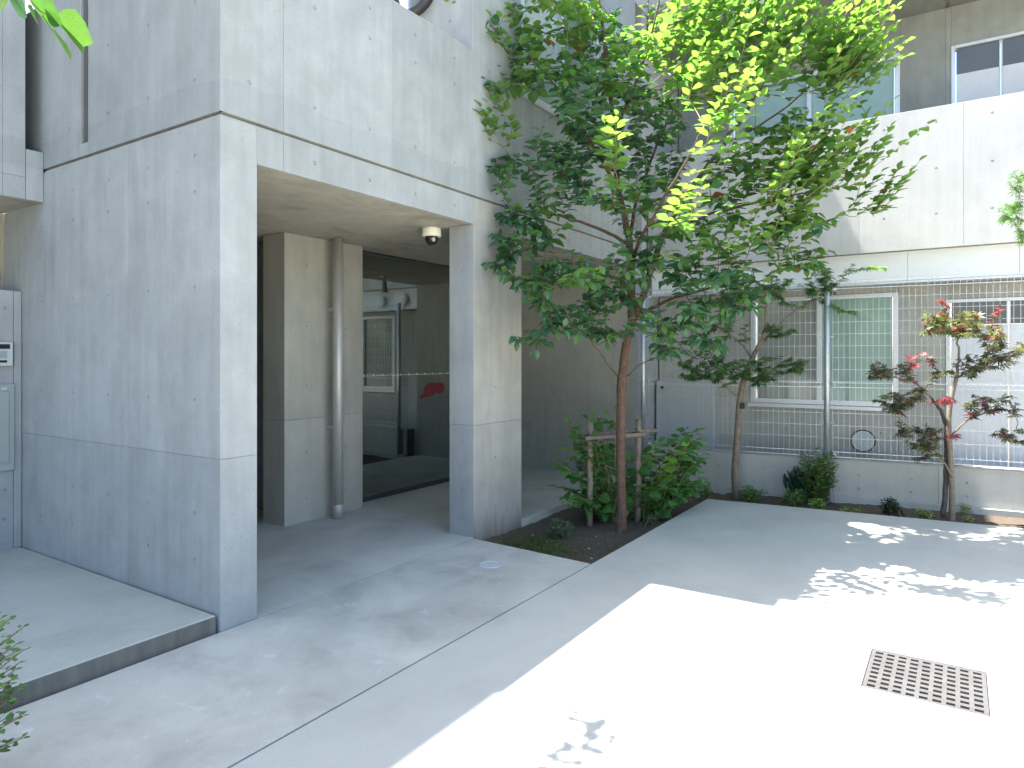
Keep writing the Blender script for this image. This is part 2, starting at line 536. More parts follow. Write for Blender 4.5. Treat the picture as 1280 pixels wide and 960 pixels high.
PGAP = 0.0007
def panels(parent, O, U, N, ucuts, vcuts, hu, hv, mat, skip=(), th=0.018):
    """rows and columns of cast panels on a wall core"""
    holes = [(u, v) for u in hu for v in hv]
    for i in range(len(ucuts) - 1):
        for j in range(len(vcuts) - 1):
            if (i, j) in skip: continue
            u0, u1 = ucuts[i] + PGAP, ucuts[i + 1] - PGAP
            v0, v1 = vcuts[j] + PGAP, vcuts[j + 1] - PGAP
            c = Vector(O) + Vector(U) * ((u0 + u1) / 2) + Vector((0, 0, 1)) * v0
            o = obj('panel', panel_geo(O, U, (0, 0, 1), N, u0, u1, v0, v1, th, holes), mat, parent, origin=c)
            fix_normals(o)
CIN = 0.0205      # core face sits this far behind the panel face

XL, YF = 2.097, 3.172          # outer corner of the porch block
ZS, ZJ, ZP = 2.455, 2.668, 3.80   # soffit, storey joint, parapet top
XT, XE = 4.27, 7.46            # start of the taller block, far end of the porch
YG = 4.86                      # entrance glass
HROW = [0.335, 0.583, 1.184, 1.785, 2.29]
bld = empty('apartment_building', (XL, YF, 0), 'fair-faced concrete apartment block with open pillared porch and roof terrace', 'building')
def wallcore(name, g, mat=None):
    return fix_normals(obj(name, g, mat or M['core'], bld, origin=g[0][0]))

# side wall (faces -X), lower and upper
w = wallcore('wall', box(XL + CIN, XL + 0.222, YF + CIN, 5.80, -0.1, ZJ - 0.012))
OL, UL, NL = (XL, YF, 0), (0, 1, 0), (-1, 0, 0)
lc = [0.0, 0.909, 1.805, 2.60]
lh = [0.228, 0.683, 1.13, 1.573, 2.01, 2.45]
panels(w, OL, UL, NL, lc, [0.0, 0.885, ZJ - 0.012], lh, HROW + [2.484], M['conc'])
w = wallcore('parapet', join(box(XL + CIN, XL + 0.222, YF + CIN, 4.548, ZJ + 0.012, ZP), box(XL + CIN, XL + 0.222, 4.642, 5.80, ZJ + 0.012, ZP), box(XL + CIN, XL + 0.222, 4.548, 4.642, ZJ + 0.012, 2.76), box(XL + 0.18, XL + 0.222, 4.548, 4.642, 2.76, ZP)))
panels(w, OL, UL, NL, [0.0, 0.909, 1.376], [ZJ + 0.012, ZP], lh, [2.885, 3.30, 3.62], M['conc'])
panels(w, OL, UL, NL, [1.376, 1.470], [ZJ + 0.012, 2.76], [], [], M['conc'])
panels(w, OL, UL, NL, [1.470, 2.60], [ZJ + 0.012, ZP], [1.62, 2.01], [2.885, 3.30, 3.62], M['conc'])

# front wall (faces -Y): left pier end, right pier, beam
OF, UF, NF = (0, YF, 0), (1, 0, 0), (0, -1, 0)
w = wallcore('pier', box(XL + CIN + 0.003, 2.318 - CIN, YF + CIN, YF + 0.20, -0.1, ZS))
panels(w, OF, UF, NF, [XL, 2.318], [0.0, 0.885, ZJ - 0.012], [], [], M['conc'])
panels(w, (2.318, YF + 0.24, 0), (0, -1, 0), (1, 0, 0), [0.0, 0.24], [0.0, ZS], [], [], M['conc'])
w = wallcore('pier', box(4.28 + CIN, 4.98 - CIN, YF + CIN, YF + 0.24 - CIN, -0.3, ZS))
panels(w, OF, UF, NF, [4.28, 4.98], [-0.25, 0.878, ZJ - 0.012], [4.585], [0.195, 0.595, 1.17, 1.79, 2.2], M['conc_pier'])
panels(w, (4.28, YF + 0.24, 0), (0, -1, 0), (-1, 0, 0), [0.0, 0.24], [0.0, 0.878, ZS], [0.125], [0.37, 0.75, 1.17, 1.55, 2.1], M['conc'])
panels(w, (4.98, YF, 0), (0, 1, 0), (1, 0, 0), [0.0, 0.24], [0.0, 0.878, ZS], [0.125], [0.37, 0.75, 1.17, 1.55, 2.1], M['conc_in'])
panels(w, (4.98, YF + 0.24, 0), (-1, 0, 0), (0, 1, 0), [0.0, 0.70], [0.0, 0.878, ZS], [0.2, 0.5], [0.37, 1.17, 2.1], M['conc_in'])
w = wallcore('beam', box(XL + CIN + 0.003, XE - CIN, YF + CIN, YF + 0.24, ZS + 0.0205, ZJ - 0.012))
bc = [2.318, 2.49, 3.375, 4.28, 4.98, 5.6, 6.07, 6.97, XE]
panels(w, OF, UF, NF, bc, [ZS, ZJ - 0.012], [2.71, 3.16, 3.60, 4.04, 5.4, 5.85, 6.3, 6.75], [2.555], M['conc'], skip=((3, 0),))
# upper front wall: terrace parapet, then the taller block with its window
w = wallcore('parapet', box(XL + CIN + 0.003, XT - CIN, YF + CIN, YF + 0.20, ZJ + 0.012, ZP))
panels(w, OF, UF, NF, [XL, 2.49, 3.375, XT], [ZJ + 0.012, ZP], [2.27, 2.71, 3.16, 3.60, 4.04], [2.883, 3.47, 3.665], M['conc'])
cp = obj('coping', cbox(XL, XT - 0.002, YF, YF + 0.215, ZP + 0.001, ZP + 0.012, 0.003), M['conc'], bld); fix_normals(cp)
obj('storey_groove', join(box(XL + 0.016, XL + 0.05, YF + 0.051, 5.14, ZJ - 0.014, ZJ + 0.014), box(XL + 0.016, XE, YF + 0.016, YF + 0.05, ZJ - 0.0145, ZJ + 0.0145)), M['riser'], bld)
obj('groove_bead', join(box(XL + 0.004, XL + 0.0155, YF + 0.0165, 5.14, ZJ - 0.0125, ZJ - 0.0045), box(XL + 0.004, XE, YF + 0.004, YF + 0.016, ZJ - 0.0125, ZJ - 0.0045)), M['conc_in'], bld)
HT, HW = 5.78, 8.2
WX0, WX1, WZ0, WZ1 = 4.97, 6.47, 3.70, 5.05
w = wallcore('wall', join(box(XT + CIN, XE - CIN, YF + CIN, YF + 0.22, ZJ + 0.012, WZ0), box(XT + CIN, WX0, YF + CIN, YF + 0.22, WZ0, HT - 0.2),
         box(WX1, XE - CIN, YF + CIN, YF + 0.22, WZ0, HT - 0.2), box(WX0, WX1, YF + CIN, YF + 0.22, WZ1, HT - 0.2)))
uh = [4.5, 4.95, 5.4, 5.85, 6.3, 6.75, 7.2]
panels(w, OF, UF, NF, [XT, WX0], [ZJ + 0.012, 4.45, HT - 0.2], [4.5, 4.8], [2.883, 3.28, 3.72, 4.2, 4.7, 5.2], M['conc'])
panels(w, OF, UF, NF, [WX0, 5.72, WX1], [ZJ + 0.012, WZ0 - 0.012], uh, [2.883, 3.28], M['conc'])
panels(w, OF, UF, NF, [WX0, 5.72, WX1], [WZ1 + 0.012, HT - 0.2], uh, [5.3], M['conc'])
panels(w, OF, UF, NF, [WX1, XE], [ZJ + 0.012, 4.45, HT - 0.2], [6.75, 7.2], [2.883, 3.28, 3.72, 4.2, 4.7, 5.2], M['conc'])
# side of the taller block, facing the terrace (-X)
w = wallcore('terrace_end_wall', box(XT + CIN, XT + 0.22, YF + 0.22, 9.0, ZJ, HT - 0.2))
panels(w, (XT, YF, 0), (0, 1, 0), (-1, 0, 0), [0.02, 0.90, 1.80, 2.70, 3.6], [ZJ, 4.45, HT - 0.2], [0.225, 0.675, 1.125, 1.575, 2.0], [3.2, 3.65, 4.1, 4.7, 5.2], M['conc'])
obj('terrace_floor', box(XL + 0.23, XT, YF + 0.21, 9.0, ZS + 0.10, ZJ + 0.10), M['pave_step'], bld)
# porthole with dark ring above the terrace
pc = at_d(520, -14, 1.0); k = XT / (pc.x); pc = Vector((XT, pc.y * k, CAMH + (pc.z - CAMH) * k))
ring = fix_normals(obj('porthole_window', lathe([(0.235, 0.0), (0.245, -0.05), (0.225, -0.075), (0.195, -0.075), (0.19, -0.02)], pc, 40, 'X'), M['dark'], bld, True))
obj('pane', lathe([(0.19, -0.030), (0.185, -0.034)], pc, 40, 'X'), M['blind_glass'], ring)
# unseen roof slab and high block, overhang and extents shaped for their cast shadows
obj('roof_slab', join(box(3.78, 6.05, YF - 0.02, 9.2, HT - 0.2, HT), box(3.62, 3.78, YF + 0.07, 9.2, HT - 0.2, HT)), M['conc_wing'], bld)
obj('shadow_tower', join(box(6.05, 9.6, YF + 0.001, 9.2, HT - 0.199, HW), box(XE + 0.25, 9.6, YF + 0.02, 9.2, 0.0, HT - 0.199)), M['conc_wing'], bld)
# porch soffit, inner walls
obj('soffit', box(2.322, XE - 0.001, YF + 0.242, 9.0, ZS + 0.001, ZS + 0.1), M['conc_soffit'], bld)
obj('beam_soffit', box(2.322, XE - 0.001, YF + 0.0215, YF + 0.2415, ZS + 0.001, ZS + 0.02), M['conc_soffit'], bld)
w = wallcore('porch_wall', box(XE + CIN, XE + 0.2, YF + 0.022, 9.0, -0.1, ZS))
panels(w, (XE, 0, 0), (0, 1, 0), (-1, 0, 0), [YF, 3.47, 4.41, 5.31, 6.2], [0.0, 0.878, ZS], [3.66, 4.15, 4.63, 5.08], [0.335, 0.583, 1.184, 1.785, 2.2], M['conc_in'])
w = wallcore('porch_end_pier', box(XE + CIN, XE + 0.24 - CIN, YF + CIN - 0.0, YF + 0.021, -0.1, ZJ))
panels(w, OF, UF, NF, [XE, XE + 0.075, XE + 0.24], [-0.08, ZJ], [], [], M['conc'])
w = wallcore('porch_column', box(3.69 + CIN, 4.58 - CIN, 4.69 + CIN, 4.97, -0.1, ZS))
panels(w, (0, 4.69, 0), (1, 0, 0), (0, -1, 0), [3.69, 4.58], [0.0, 0.885, ZS], [3.915, 4.365], [0.20, 0.60, 1.17, 1.68, 2.2], M['conc_in'])
panels(w, (3.69, 4.97, 0), (0, -1, 0), (-1, 0, 0), [0.0, 0.28], [0.0, 0.885, ZS], [0.14], [0.20, 0.60, 1.17, 1.68, 2.2], M['conc_in'])
w = wallcore('porch_wall', box(2.32, 4.0, 6.4, 6.6, -0.1, ZS), M['conc_in'])
w = wallcore('lobby_wall', box(4.0, 4.15, 4.975, 6.6, -0.1, ZS), M['room'])
w = wallcore('lobby_wall', box(4.16, XE, 8.6, 8.8, -0.1, ZS), M['room'])
obj('lobby_floor', box(4.16, XE, YG + 0.06, 8.6, -0.1, 0.003), M['room'], bld)
# recessed upper storey over the side entrance, unseen height set to shade side wall
w = wallcore('recessed_wall', join(box(-4.0, 1.99, 5.15 + CIN, 5.75, ZS + 0.021, 8.60), box(1.99, XL - 0.002, 5.15 + CIN, 5.75, ZS + 0.021, 2.79), box(1.99, XL - 0.002, 5.45, 5.75, 2.79, 8.60)))
panels(w, (0, 5.15, 0), (1, 0, 0), (0, -1, 0), [-4.0, -2.0, -0.6, 0.3, 1.2, 1.86, 1.989], [ZS, 2.60, 5.3, 8.60], [0.5, 0.95, 1.4, 1.7], [2.885, 3.3, 3.7, 4.2], M['conc'])
panels(w, (0, 5.15, 0), (1, 0, 0), (0, -1, 0), [1.991, XL - 0.002], [ZS, 2.79], [], [], M['conc'])
obj('recessed_soffit', box(-4.0, XL - 0.002, 5.172, 5.80, ZS, ZS + 0.02), M['conc_soffit'], bld)
obj('recess_wall', box(-4.0, XL + 0.02, 7.2, 7.4, 0, ZS), M['conc_soffit'], bld)
obj('entrance_recess_ceiling', box(-4.0, XL, 5.80, 7.2, ZS + 0.001, ZS + 0.02), M['conc_soffit'], bld)
obj('recess_wall', box(XL + 0.0, XL + 0.222, 5.802, 7.4, 0, ZS), M['conc_soffit'], bld)

def window(parent, plane, a0, a1, z0, z1, depth, fr, mulls, mats, frame_mat, out=-1, name='window', inset=0.03):
    """framed window; plane 'Y' (faces -Y) or 'X' (faces -X) at coordinate depth; panes are sub-parts"""
    def bx(p, q, r, s, d0, d1):
        return cbox(p, q, d0, d1, r, s, 0.003) if plane == 'Y' else cbox(d0, d1, p, q, r, s, 0.003)
    g = [bx(a0, a0 + fr, z0, z1, depth - 0.012, depth + 0.07), bx(a1 - fr, a1, z0, z1, depth - 0.012, depth + 0.07),
         bx(a0 + fr, a1 - fr, z0, z0 + fr, depth - 0.014, depth + 0.07), bx(a0 + fr, a1 - fr, z1 - fr, z1, depth - 0.014, depth + 0.07)]
    for m in mulls: g.append(bx(m - fr * 0.5, m + fr * 0.5, z0 + fr, z1 - fr, depth - 0.004, depth + 0.06))
    f = fix_normals(obj(name, join(*g), frame_mat, parent))
    cuts = [a0 + fr] + list(mulls) + [a1 - fr]
    for i in range(len(cuts) - 1):
        m = mats[i % len(mats)]
        p = obj('pane', bx(cuts[i] + 0.01, cuts[i + 1] - 0.01, z0 + fr * 0.8, z1 - fr * 0.8, depth + inset + 0.012 * (i % 2), depth + inset + 0.006 + 0.012 * (i % 2)), m, f)
        fix_normals(p)
    return f
fwin = window(bld, 'Y', WX0, WX1, WZ0, WZ1, YF, 0.045, [5.72], [M['blind_glass'], M['blind_glass']], M['alu'])
fix_normals(obj('sill', cbox(WX0 - 0.04, WX1 + 0.02, YF - 0.03, YF + 0.02, WZ0 - 0.030, WZ0 - 0.002, 0.003), M['alu'], fwin))
for i in range(44):
    z = WZ0 + 0.07 + i * 0.027
    obj('blind_slat', ([(5.76, YF + 0.020, z), (6.41, YF + 0.020, z), (6.41, YF + 0.036, z + 0.011), (5.76, YF + 0.036, z + 0.011)], [(0, 1, 2, 3)]), M['whitefilm'], fwin)

# entrance glass wall
gw = empty('entrance_glass_wall', (4.58, YG, 0), 'frameless dark glass wall with dotted white strip at the porch back', 'glass wall')
for (a, b) in ((4.585, 6.10), (6.106, XE - 0.004)):
    gp = obj('glass_pane', box(a, b, YG, YG + 0.010, 0.045, ZS - 0.015), M['glass'], gw)
fix_normals(obj('rail', cbox(4.585, XE - 0.004, YG - 0.02, YG + 0.03, 0.002, 0.048, 0.003), M['dark'], gw))
fix_normals(obj('rail', cbox(4.585, XE - 0.004, YG - 0.012, YG + 0.022, ZS - 0.018, ZS - 0.001, 0.003), M['dark'], gw))
gs = []
x = 4.62; i = 0
while x < XE - 0.05:
    h = 0.018 if i % 5 == 0 else 0.009
    wd = 0.016 if i % 5 == 0 else 0.009
    gs.append(box(x, x + wd, YG - 0.0025, YG - 0.001, 1.225, 1.225 + h))
    x += 0.026; i += 1
obj('safety_strip', join(*gs), M['whitefilm'], gw)
def ell(cx, cz, rx, rz, rot, n=20):
    c, s = math.cos(rot), math.sin(rot)
    return [(cx + rx * math.cos(2 * math.pi * k / n) * c - rz * math.sin(2 * math.pi * k / n) * s, cz + rx * math.cos(2 * math.pi * k / n) * s + rz * math.sin(2 * math.pi * k / n) * c) for k in range(n)]
sx = at_d(540, 487, 1.0); kk = YG / sx.y; sx = (sx.x * kk, CAMH + (sx.z - CAMH) * kk)
def flat(pts, y): 
    n = len(pts)
    return [(p[0], y, p[1]) for p in pts] + [(p[0], y - 0.0008, p[1]) for p in pts], [tuple(range(n)), tuple(range(2 * n - 1, n - 1, -1))] + [(k, (k + 1) % n, n + (k + 1) % n, n + k) for k in range(n)]
st = obj('red_sticker', join(flat(ell(sx[0] - 0.02, sx[1], 0.12, 0.075, 0.25), YG - 0.0012), flat(ell(sx[0] + 0.13, sx[1] + 0.015, 0.085, 0.062, -0.1), YG - 0.0022), flat([(sx[0] - 0.10, sx[1] - 0.02), (sx[0] - 0.21, sx[1] - 0.075), (sx[0] - 0.17, sx[1] - 0.09), (sx[0] - 0.02, sx[1] - 0.07)], YG - 0.0032)), M['sticker'], gw)

# ------------------------------------------------------------------ wing on the far side
XP, XB, XW, XU = 7.85, 7.95, 8.22, 8.95
PZ0, PZ1 = 2.486, 3.87
wing = empty('apartment_wing', (XP, 0, 0), 'concrete apartment wing with solid sunlit balcony parapet behind the mesh fence', 'building')
def wcore(name, g, mat=None):
    return fix_normals(obj(name, g, mat or M['core'], wing, origin=g[0][0]))
w = wcore('balcony_parapet', box(XP + CIN, XP + 0.16, -7.0, YF - 0.002, PZ0, PZ1))
jy = [-6.34, -5.44, -4.54, -3.64, -2.74, -1.84, -0.94, -0.04, 0.86, 1.76, 2.66, YF - 0.002]
panels(w, (XP, 0, 0), (0, 1, 0), (-1, 0, 0), jy, [PZ0, PZ1], [a + 0.225 + 0.45 * q for a in jy[:-1] for q in (0, 1)], [2.82, 3.265, 3.72], M['conc_wing'])
obj('balcony_floor', box(XP + 0.165, XU, -7.0, YF - 0.004, PZ0 + 0.1, 2.76), M['pave_step'], wing)
w = wcore('white_band', box(XB + 0.02, XB + 0.1, -7.0, YF - 0.004, 2.18, PZ0 + 0.1), M['white'])
for i in range(9):
    y1 = 3.16 - i * 0.91
    fix_normals(obj('panel', cbox(XB, XB + 0.018, y1 - 0.907, y1, 2.19, PZ0 + 0.09, 0.002), M['white'], w))
fix_normals(obj('drip_trim', cbox(XB - 0.012, XB + 0.06, -7.0, YF - 0.004, 2.165, 2.188, 0.003), M['alu'], wing))
obj('eave_soffit', box(XB + 0.061, XW + 0.2, -7.0, YF - 0.004, 2.17, 2.179), M['grey_vent'], wing)
for (vy, vz) in ((2.02, 2.30), (2.49, 2.30)):
    vb = fix_normals(obj('round_vent', lathe([(0.055, 0.0), (0.055, -0.03), (0.095, -0.035), (0.10, -0.055), (0.09, -0.065)], (XB, vy, vz), 28, 'X'), M['white'], wing, True))
# ground-floor wall with openings
LW = (0.53, 2.04, 0.885, 2.10)    # sliding window
LD = (-1.9, 0.11, 0.30, 2.00)     # screen doors
w = wcore('wall', join(box(XW + CIN, XW + 0.2, LW[1], YF, -0.2, 2.17), box(XW + CIN, XW + 0.2, LW[0], LW[1], -0.2, LW[2]), box(XW + CIN, XW + 0.2, LW[0], LW[1], LW[3], 2.17),
        box(XW + CIN, XW + 0.2, LD[1], LW[0], -0.2, 2.17), box(XW + CIN, XW + 0.2, LD[0], LD[1], -0.2, LD[2]), box(XW + CIN, XW + 0.2, LD[0], LD[1], LD[3], 2.17), box(XW + CIN, XW + 0.2, -7.0, LD[0], -0.2, 2.17)))
OW, UW, NW = (XW, 0, 0), (0, 1, 0), (-1, 0, 0)
panels(w, OW, UW, NW, [LW[1], 2.43, YF - 0.003], [-0.2, 0.93, 2.168], [2.25, 2.7, 3.0], [0.4, 1.2, 1.8], M['conc_in'])
panels(w, OW, UW, NW, [LW[0], 1.45, LW[1]], [-0.2, LW[2] - 0.02], [0.7, 1.2, 1.65], [0.25, 0.6], M['conc_in'])
panels(w, OW, UW, NW, [LW[0], LW[1]], [LW[3] + 0.002, 2.168], [], [], M['conc_in'])
panels(w, OW, UW, NW, [LD[1], LW[0]], [-0.2, 0.93, 2.168], [], [], M['conc_in'])
panels(w, OW, UW, NW, [LD[0], LD[1]], [-0.2, LD[2]], [], [], M['conc_in'])
panels(w, OW, UW, NW, [LD[0], LD[1]], [LD[3], 2.168], [], [], M['conc_in'])
panels(w, OW, UW, NW, [-7.0, -5.0, -3.0, LD[0]], [-0.2, 0.93, 2.168], [], [], M['conc_in'])
lw = window(wing, 'X', LW[0], LW[1], LW[2], LW[3], XW, 0.05, [1.30], [M['frost_green'], M['frost_grey']], M['alu'], name='sliding_window')
fix_normals(obj('sill', cbox(XW - 0.035, XW + 0.03, LW[0] - 0.03, LW[1] + 0.03, LW[2] - 0.045, LW[2] - 0.004, 0.003), M['alu'], lw))
def screen_door(parent, xw, y0, y1, z0, z1, zs, n, fr=0.035):
    g = [cbox(xw - 0.01, xw + 0.06, y0, y0 + fr, z0, z1, 0.003), cbox(xw - 0.01, xw + 0.06, y1 - fr, y1, z0, z1, 0.003), cbox(xw - 0.012, xw + 0.06, y0 + fr, y1 - fr, z1 - fr, z1, 0.003), cbox(xw - 0.012, xw + 0.06, y0 + fr, y1 - fr, z0, z0 + fr, 0.003)]
    f = fix_normals(obj('screen_door', join(*g), M['alu'], parent))
    s = (y1 - y0 - 2 * fr) / n
    for i in range(n):
        a = y0 + fr + i * s
        lf = fix_normals(obj('screen', cbox(xw + 0.012, xw + 0.03, a + 0.014, a + s - 0.014, z0 + fr, zs, 0.002), M['film'], f))
        fix_normals(obj('pane', cbox(xw + 0.016, xw + 0.026, a + 0.014, a + s - 0.014, zs + 0.004, z1 - fr, 0.001), M['frost_dark'], f))
        if i: fix_normals(obj('stile', join(cbox(xw + 0.006, xw + 0.04, a - 0.013, a - 0.003, z0 + fr, z1 - fr, 0.001), cbox(xw + 0.006, xw + 0.04, a + 0.003, a + 0.013, z0 + fr, z1 - fr, 0.001)), M['alu'], f))
    return f
screen_door(wing, XW, LD[0], LD[1], LD[2], LD[3], 1.74, 4)
# upper balcony wall
UWN = (0.56, 2.50, 2.80, 4.90)
UD = (-1.65, 0.07, 2.80, 4.85)
ZC = 5.29
w = wcore('balcony_wall', join(box(XU + CIN, XU + 0.2, UWN[1], YF, 2.76, ZC), box(XU + CIN, XU + 0.2, UWN[0], UWN[1], UWN[3], ZC), box(XU + CIN, XU + 0.2, UD[1], UWN[0], 2.76, ZC),
        box(XU + CIN, XU + 0.2, UD[0], UD[1], UD[3], ZC), box(XU + CIN, XU + 0.2, -7.0, UD[0], 2.76, ZC)))
OU = (XU, 0, 0)
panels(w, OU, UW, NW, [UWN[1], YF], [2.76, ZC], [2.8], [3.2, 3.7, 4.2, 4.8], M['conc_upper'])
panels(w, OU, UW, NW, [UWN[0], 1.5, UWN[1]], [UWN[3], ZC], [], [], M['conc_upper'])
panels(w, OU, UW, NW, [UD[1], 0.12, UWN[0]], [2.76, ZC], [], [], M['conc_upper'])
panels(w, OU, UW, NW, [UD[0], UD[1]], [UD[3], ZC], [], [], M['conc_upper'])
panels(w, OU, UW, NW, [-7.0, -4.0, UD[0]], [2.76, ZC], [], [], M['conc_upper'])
window(wing, 'X', UWN[0], UWN[1], UWN[2], UWN[3], XU, 0.055, [1.53], [M['frost_green'], M['frost_green']], M['alu'], name='balcony_window')
screen_door(wing, XU, UD[0], UD[1], UD[2], UD[3], 4.53, 4)
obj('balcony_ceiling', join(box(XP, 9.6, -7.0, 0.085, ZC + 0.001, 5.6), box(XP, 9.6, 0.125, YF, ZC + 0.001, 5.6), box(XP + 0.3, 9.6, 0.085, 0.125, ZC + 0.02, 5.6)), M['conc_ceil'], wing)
obj('roof_parapet', box(XP, XP + 0.16, -7.0, YF - 0.01, 5.601, 6.3), M['conc_wing'], wing)
# round wall vent low on the wing wall
vc = (XW, 0.86, 0.514)
vb = fix_normals(obj('wall_vent', lathe([(0.118, 0.0), (0.118, -0.02), (0.085, -0.021), (0.085, -0.045)], vc, 32, 'X'), M['black'], wing, True))  # black rim wider than the cover stands in for its shadow gap
fix_normals(obj('cover_plate', lathe([(0.108, -0.046), (0.110, -0.050), (0.106, -0.056)], vc, 40, 'X'), M['grey_vent'], vb))
cab = obj('utility_cabinet', cbox(XW - 0.13, XW - 0.004, 2.44, 3.16, -0.19, 1.12, 0.006), M['grey_vent'])
fix_normals(cab); tag(cab, 'plain grey metal utility cabinet on the wing wall behind the fence', 'cabinet')
fix_normals(obj('lock', lathe([(0.02, 0.0), (0.02, -0.012), (0.012, -0.014)], (XW - 0.13, 3.08, 1.04), 16, 'X'), M['black'], cab))

# ------------------------------------------------------------------ ground
SK = 0.105                                   # the boundary runs slightly askew to the buildings
def edge_x(y): return 6.79 - (y - 1.7) * SK  # paving edge along the border bed
def fence_x(y): return 7.45 - (y - 1.7) * SK
BX0, BY0 = 4.185, 2.10
g = obj('ground', ([(-40, -40, -0.36), (50, -40, -0.36), (50, 50, -0.36), (-40, 50, -0.36)], [(0, 1, 2, 3)]), M['ground'], kind='structure')
def prism(pts, z0, z1, bev=0.004):
    """slab over a polygon (counter-clockwise) with a small chamfer round the top"""
    n = len(pts)
    c = Vector((sum(p[0] for p in pts) / n, sum(p[1] for p in pts) / n))
    ins = []
    for i in range(n):
        p, a, b = Vector(pts[i]), Vector(pts[i - 1]), Vector(pts[(i + 1) % n])
        e1, e2 = (p - a).normalized(), (b - p).normalized()
        n1, n2 = Vector((-e1.y, e1.x)), Vector((-e2.y, e2.x))
        m = (n1 + n2); m = m / max(0.3, m.dot(n1))
        ins.append(p + m * bev)
    v = [(p[0], p[1], z0) for p in pts] + [(p[0], p[1], z1 - bev) for p in pts] + [(p.x, p.y, z1) for p in ins]
    f = [tuple(range(2 * n, 3 * n))]
    for i in range(n):
        j = (i + 1) % n
        f.append((i, j, n + j, n + i)); f.append((n + i, n + j, 2 * n + j, 2 * n + i))
    return v, f
GX0, GX1, GY0, GY1 = 3.245, 3.712, -0.116, 0.362   # drain opening
JX = 4.145
def slab_hole(x0, x1, y0, y1, hx0, hx1, hy0, hy1, z0, z1):
    xs, ys = [x0, hx0, hx1, x1], [y0, hy0, hy1, y1]
    v = [(x, y, z1) for y in ys for x in xs]
    f = [(j * 4 + i, j * 4 + i + 1, (j + 1) * 4 + i + 1, (j + 1) * 4 + i) for j in range(3) for i in range(3) if not (i == 1 and j == 1)]
    b = len(v); v += [(hx0, hy0, z0), (hx1, hy0, z0), (hx1, hy1, z0), (hx0, hy1, z0)]
    t = [5, 6, 10, 9]
    for k in range(4): f.append((t[k], t[(k + 1) % 4], b + (k + 1) % 4, b + k))
    c = len(v); v += [(x0, y0, z0), (x1, y0, z0), (x1, y1, z0), (x0, y1, z0)]
    t = [0, 3, 15, 12]
    for k in range(4): f.append((t[(k + 1) % 4], t[k], c + k, c + (k + 1) % 4))
    return v, f
obj('courtyard_paving', slab_hole(-14, JX - 0.002, -14, BY0 - 0.007, GX0, GX1, GY0, GY1, -0.30, 0.0), M['pave_b'], kind='structure')
obj('courtyard_paving', prism([(JX + 0.002, -14), (edge_x(-14), -14), (edge_x(BY0), BY0 - 0.0), (JX + 0.002, BY0 - 0.0)], -0.30, 0.0, 0.004), M['pave_b'], kind='structure')
obj('apron_paving', prism([(-14, BY0 + 0.007), (BX0 - 0.002, BY0 + 0.007), (BX0 + 0.08, YF - 0.004), (-14, YF - 0.004)], -0.30, 0.001, 0.004), M['pave_a'], kind='structure')
obj('joint_filler', box(-14, JX - 0.0, BY0 - 0.0075, BY0 + 0.0075, -0.2, -0.006), M['joint'], kind='structure')
obj('porch_floor', join(box(2.1, XE, YF + 0.003, YG - 0.021, -0.30, 0.002), box(2.33, 3.99, YG - 0.021, 6.4, -0.30, 0.002)), M['pave_porch'], kind='structure')
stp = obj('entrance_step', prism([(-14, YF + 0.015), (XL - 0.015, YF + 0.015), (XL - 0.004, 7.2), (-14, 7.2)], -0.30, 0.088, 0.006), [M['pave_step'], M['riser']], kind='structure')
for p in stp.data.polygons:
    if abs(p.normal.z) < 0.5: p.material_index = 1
# utility cover flush in the apron
ucp = on_z(613, 706, 0.001)
cv = fix_normals(obj('inspection_cover', lathe([(0.078, -0.02), (0.078, 0.003), (0.074, 0.0055), (0.062, 0.0055), (0.060, 0.0035)], ucp, 40), M['lightgrey'], origin=ucp))
tag(cv, 'small round pale cover set flush in the apron paving', 'drain cover')

# soil beds: bumpy sheets
def soil_sheet(name, fx0, fx1, y0, y1, nx, ny, z, amp, seed):
    r = np.random.RandomState(seed)
    v, f = [], []
    for j in range(ny + 1):
        y = y0 + (y1 - y0) * j / ny
        for i in range(nx + 1):
            x = fx0(y) + (fx1(y) - fx0(y)) * i / nx
            h = z + amp * (math.sin(x * 5.1 + y * 3.3) * 0.5 + math.sin(x * 2.3 - y * 6.7 + 1.2) * 0.5) + r.uniform(-1, 1) * 0.006
            v.append((x, y, h))
    for j in range(ny):
        for i in range(nx):
            a = j * (nx + 1) + i
            f.append((a, a + 1, a + nx + 2, a + nx + 1))
    return obj(name, (v, f), M['soil'], smooth=True, kind='structure')
SZ = -0.055
soil_sheet('planting_bed', lambda y: BX0 - 0.02, lambda y: 7.55, BY0 - 0.02, YF + 0.03, 110, 40, SZ, 0.012, 1)
soil_sheet('border_bed', lambda y: edge_x(y) - 0.02, lambda y: fence_x(y) + 0.02, -8.0, BY0 - 0.02, 24, 240, -0.035, 0.008, 2)
soil_sheet('entrance_bed', lambda y: -3.0, lambda y: 0.55, 2.2, 3.17, 60, 20, 0.03, 0.012, 3)

